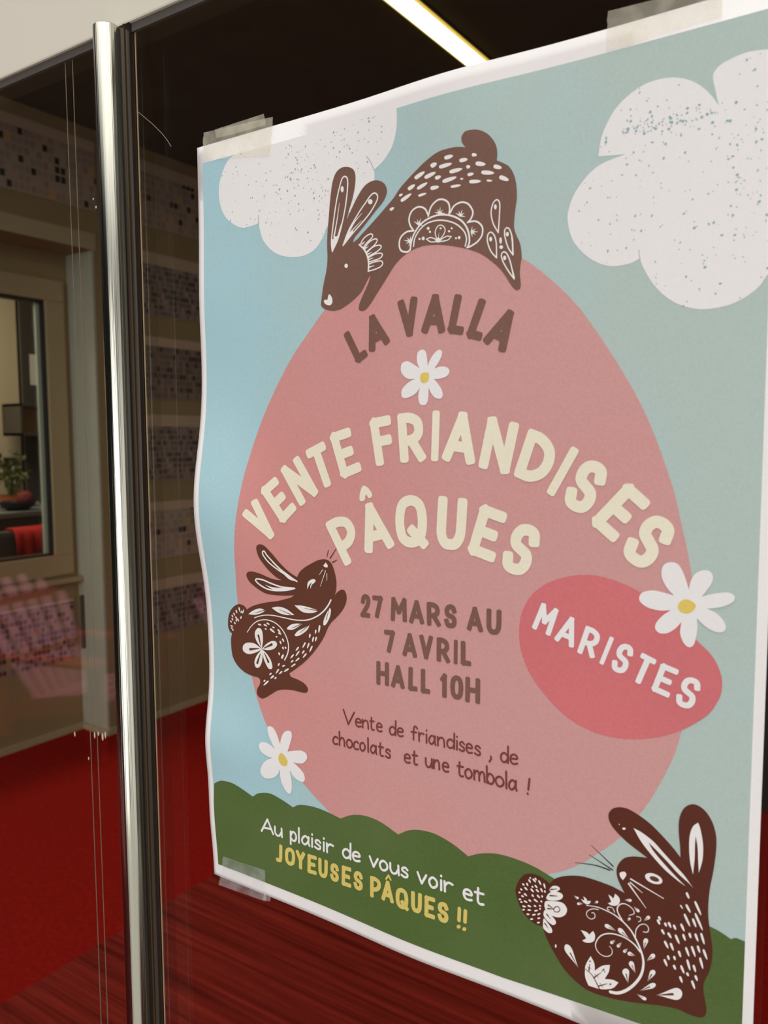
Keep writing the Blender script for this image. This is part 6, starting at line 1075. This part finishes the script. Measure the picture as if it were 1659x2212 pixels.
def speckle(key, parent, n, clusters, seed):
    rnd = random.Random(seed); poly = clipped(key)[0]
    us = [p[0] for p in poly]; vs = [p[1] for p in poly]; fs = []
    spots = []
    while len(spots) < n:
        p = (rnd.uniform(min(us), max(us)), rnd.uniform(min(vs), max(vs)))
        if inside(p, poly): spots.append(p)
    for cu, cv, su, sv, k in clusters:
        for _ in range(k):
            p = (rnd.gauss(cu, su), rnd.gauss(cv, sv))
            if inside(p, poly): spots.append(p)
    for x, y in spots:
        r = rnd.choice((.22, .3, .3, .42, .6)); e = rnd.uniform(.5, 1); a = rnd.uniform(0, PI)
        fs.append([(x+r*math.cos(q)*math.cos(a)-r*e*math.sin(q)*math.sin(a), y+r*math.cos(q)*math.sin(a)+r*e*math.sin(q)*math.cos(a)) for q in (2*PI*k/7 for k in range(7))])
    fs += shapes(key+'_line')
    o = decal('speckle', fs, 3, I_dot, parent, 'tiny blue-grey specks'); o['kind'] = 'stuff'
speckle('cloudL', cl1, 150, SPK_L, 3)
speckle('cloudR', cl2, 190, SPK_R, 8)
decal('printed_hills', [[clip_print((u, v if v > 15 else 0)) for u, v in f] for f in shapes('hills')], 3, I_green, poster, 'printed scalloped green hills', FULL)
decal('printed_oval', shapes('oval'), 3, I_oval, poster, 'red oval badge', None)
for key, lab in (('rab1', 'brown rabbit leaping over the top of the egg'), ('rab2', 'brown rabbit rearing at the left of the egg'), ('rab3', 'brown rabbit sitting at the lower right')):
    o = decal('printed_rabbit', shapes(key, .5), 4, {'rab1': I_brown1, 'rab2': I_brown, 'rab3': I_brown3}[key], poster, lab, FULL)
    decal('rabbit_ornament', shapes(key+'_w', .3), 5, I_ornament, o, 'white folk ornament')
    vn = shapes(key+'_v', .3)+shapes(key+'_w_vein', .3)
    if vn: decal('ornament_vein', vn, 6, I_brown, o, 'fine dark lines in the white ornament')
    if key == 'rab3': decal('whisker', shapes('rab3_whisker'), 4, mat('ink_whisker', srgb(62, 40, 44), .5), o, 'dark whiskers')
for key, lab in (('daisy1', 'white daisy at the top of the egg'), ('daisy2', 'white daisy at the lower left'), ('daisy3', 'white daisy on the red badge')):
    o = decal('printed_daisy', shapes(key, .4), 5, I_cloud, poster, lab)
    decal('daisy_centre', shapes(key+'_c', .4), 6, I_daisy, o, 'yellow daisy centre')
def line(faces, m, label, layer=5): return decal('printed_lettering', faces, layer, m, poster, label)
line(caps_line('valla', TH['valla']), I_text, 'brown words LA VALLA')
line(caps_line('vente', TH['vente']), I_cream, 'cream words VENTE FRIANDISES')
line(caps_line('paques', TH['paques'])+shapes('paques_x'), I_cream, 'cream word PÂQUES')
line(caps_line('date1', TH['date'])+caps_line('date2', TH['date'])+caps_line('date3', TH['date']), I_text, 'brown lines 27 MARS AU 7 AVRIL HALL 10H')
line(caps_line('maristes', TH['maristes']), I_cloud, 'white word MARISTES')
line(hand_line('hand1', TH['hand1'])+hand_line('hand2', TH['hand2']), I_text2, 'brown handwritten lines about the sale and tombola')
line(hand_line('hand3', TH['hand3']), I_cloud, 'white handwritten line Au plaisir de vous voir et')
line(caps_line('joyeuses', TH['joyeuses'])+shapes('joyeuses_x'), I_yellow, 'yellow words JOYEUSES PÂQUES !!')

# adhesive tapes ---------------------------------------------------------------
def tape(quad, layer, m, label, torn=0, seed=1):
    """quad TL TR BR BL in poster millimetres; ends torn in small steps"""
    rnd = random.Random(seed); TL, TR, BR, BL = quad; p = []
    def seg(a, b, n, jag):
        dx, dy = b[0]-a[0], b[1]-a[1]; L = math.hypot(dx, dy)
        for i in range(n):
            j = rnd.uniform(-jag, jag) if 0 < i else 0
            p.append((a[0]+dx*i/n-dy/L*j, a[1]+dy*i/n+dx/L*j))
    seg(TL, TR, 12, .06); seg(TR, BR, 9, .35); seg(BR, BL, 12, .06); seg(BL, TL, 9, .35)
    o = decal('adhesive_tape', [p], layer, m, None, None, (-10, 300, -12, 432, 3)); o.location = (0, 0, ZR)
    tag(o, label, 'tape', 'adhesive tapes holding the poster')
m_tape_t = tape_mat('matt_tape', (.93, .87, .68), .31)
m_tape_b = tape_mat('clear_tape', (.9, .88, .88), .18)
for k, (q, mm_, lab) in enumerate(TAPES):
    tape(q, 8+k*.7, m_tape_t if mm_ == 't' else m_tape_b, lab, seed=k+2)

# ================================================================== CHAIRS OUTSIDE (they show as reflections in the glass)
m_pink = mat('pink_plastic', srgb(212, 122, 146), .45)
m_redp = mat('red_plastic', srgb(190, 40, 30), .45)
def slat(name, pts, w, th, nrm, m, parent):
    """board following pts (centre line), width along w-vector, thickness along nrm"""
    bm = bmesh.new(); rows_ = []
    for p, ww in pts:
        p = Vector(p); a = Vector(w)*ww/2; b = Vector(nrm)*th/2
        rows_.append([bm.verts.new(p+a+b), bm.verts.new(p-a+b), bm.verts.new(p-a-b), bm.verts.new(p+a-b)])
    for A, B in zip(rows_, rows_[1:]):
        for k in range(4): bm.faces.new((A[k], A[(k+1) % 4], B[(k+1) % 4], B[k]))
    bm.faces.new(rows_[0][::-1]); bm.faces.new(rows_[-1])
    return bm_obj(name, bm, m, parent)
def adirondack(loc, rz, mslat, mbody, label):
    t = thing('garden_chair', label, 'chair', loc, rz, 'garden chairs outside the glass front')
    # local: faces +x, width along y
    th = math.radians(118); d = Vector((math.cos(th), 0, math.sin(th))); nr = Vector((-math.sin(th), 0, math.cos(th)))
    n = 6
    for k in range(n):
        f = (k-(n-1)/2)/((n-1)/2); L = .80-.17*f*f
        b0 = Vector((-.18, f*.19, .27)); fan = Vector((0, f*.13, 0))
        pts = []
        for s in (0, .33, .66, .9, 1.0):
            wd = (.066+.022*s)*(1 if s < .95 else .55)
            pts.append((b0+d*L*s+fan*s, wd))
        slat('back_slat', pts, (0, 1, 0), .02, nr, mslat, t)
    for k in range(6):
        x = -.14+k*.105; z = .275+.022*k-.004*k*(k-3)
        slat('seat_slat', [((x, -.27, z), .092), ((x, .27, z), .092)], (1, 0, .15), .02, (-.15, 0, 1), mslat, t)
    for s in (-1, 1):
        slat('arm', [((-.40, s*.33, .54), .07), ((-.1, s*.33, .555), .10), ((.38, s*.33, .575), .17), ((.44, s*.33, .577), .10)], (0, 1, 0), .024, (0, 0, 1), mbody, t)
        slat('front_leg', [((.36, s*.29, 0), .11), ((.36, s*.29, .565), .11)], (1, 0, 0), .03, (0, 1, 0), mbody, t)
        slat('side_rail', [((.40, s*.26, .33), .11), ((-.25, s*.26, .22), .11), ((-.62, s*.26, .05), .09)], (0, 0, 1), .026, (0, 1, 0), mbody, t)
        slat('back_brace', [((-.36, s*.30, .05), .07), ((-.36, s*.30, .53), .07)], (1, 0, 0), .026, (0, 1, 0), mbody, t)
    slat('back_crossbar', [((-.30, -.33, .50), .07), ((-.30, .33, .50), .07)], (0, 0, 1), .022, (1, 0, 0), mbody, t)
    slat('top_crossbar', [((-.47, -.27, .83), .06), ((-.47, .27, .83), .06)], (0, 0, 1), .02, (1, 0, 0), mbody, t)
    return t
for (lx, ly, rz, ms, mb, lab) in CHAIRS:
    adirondack((lx, ly, -.38), rz, m_pink if ms == 'p' else m_redp, m_redp, lab)
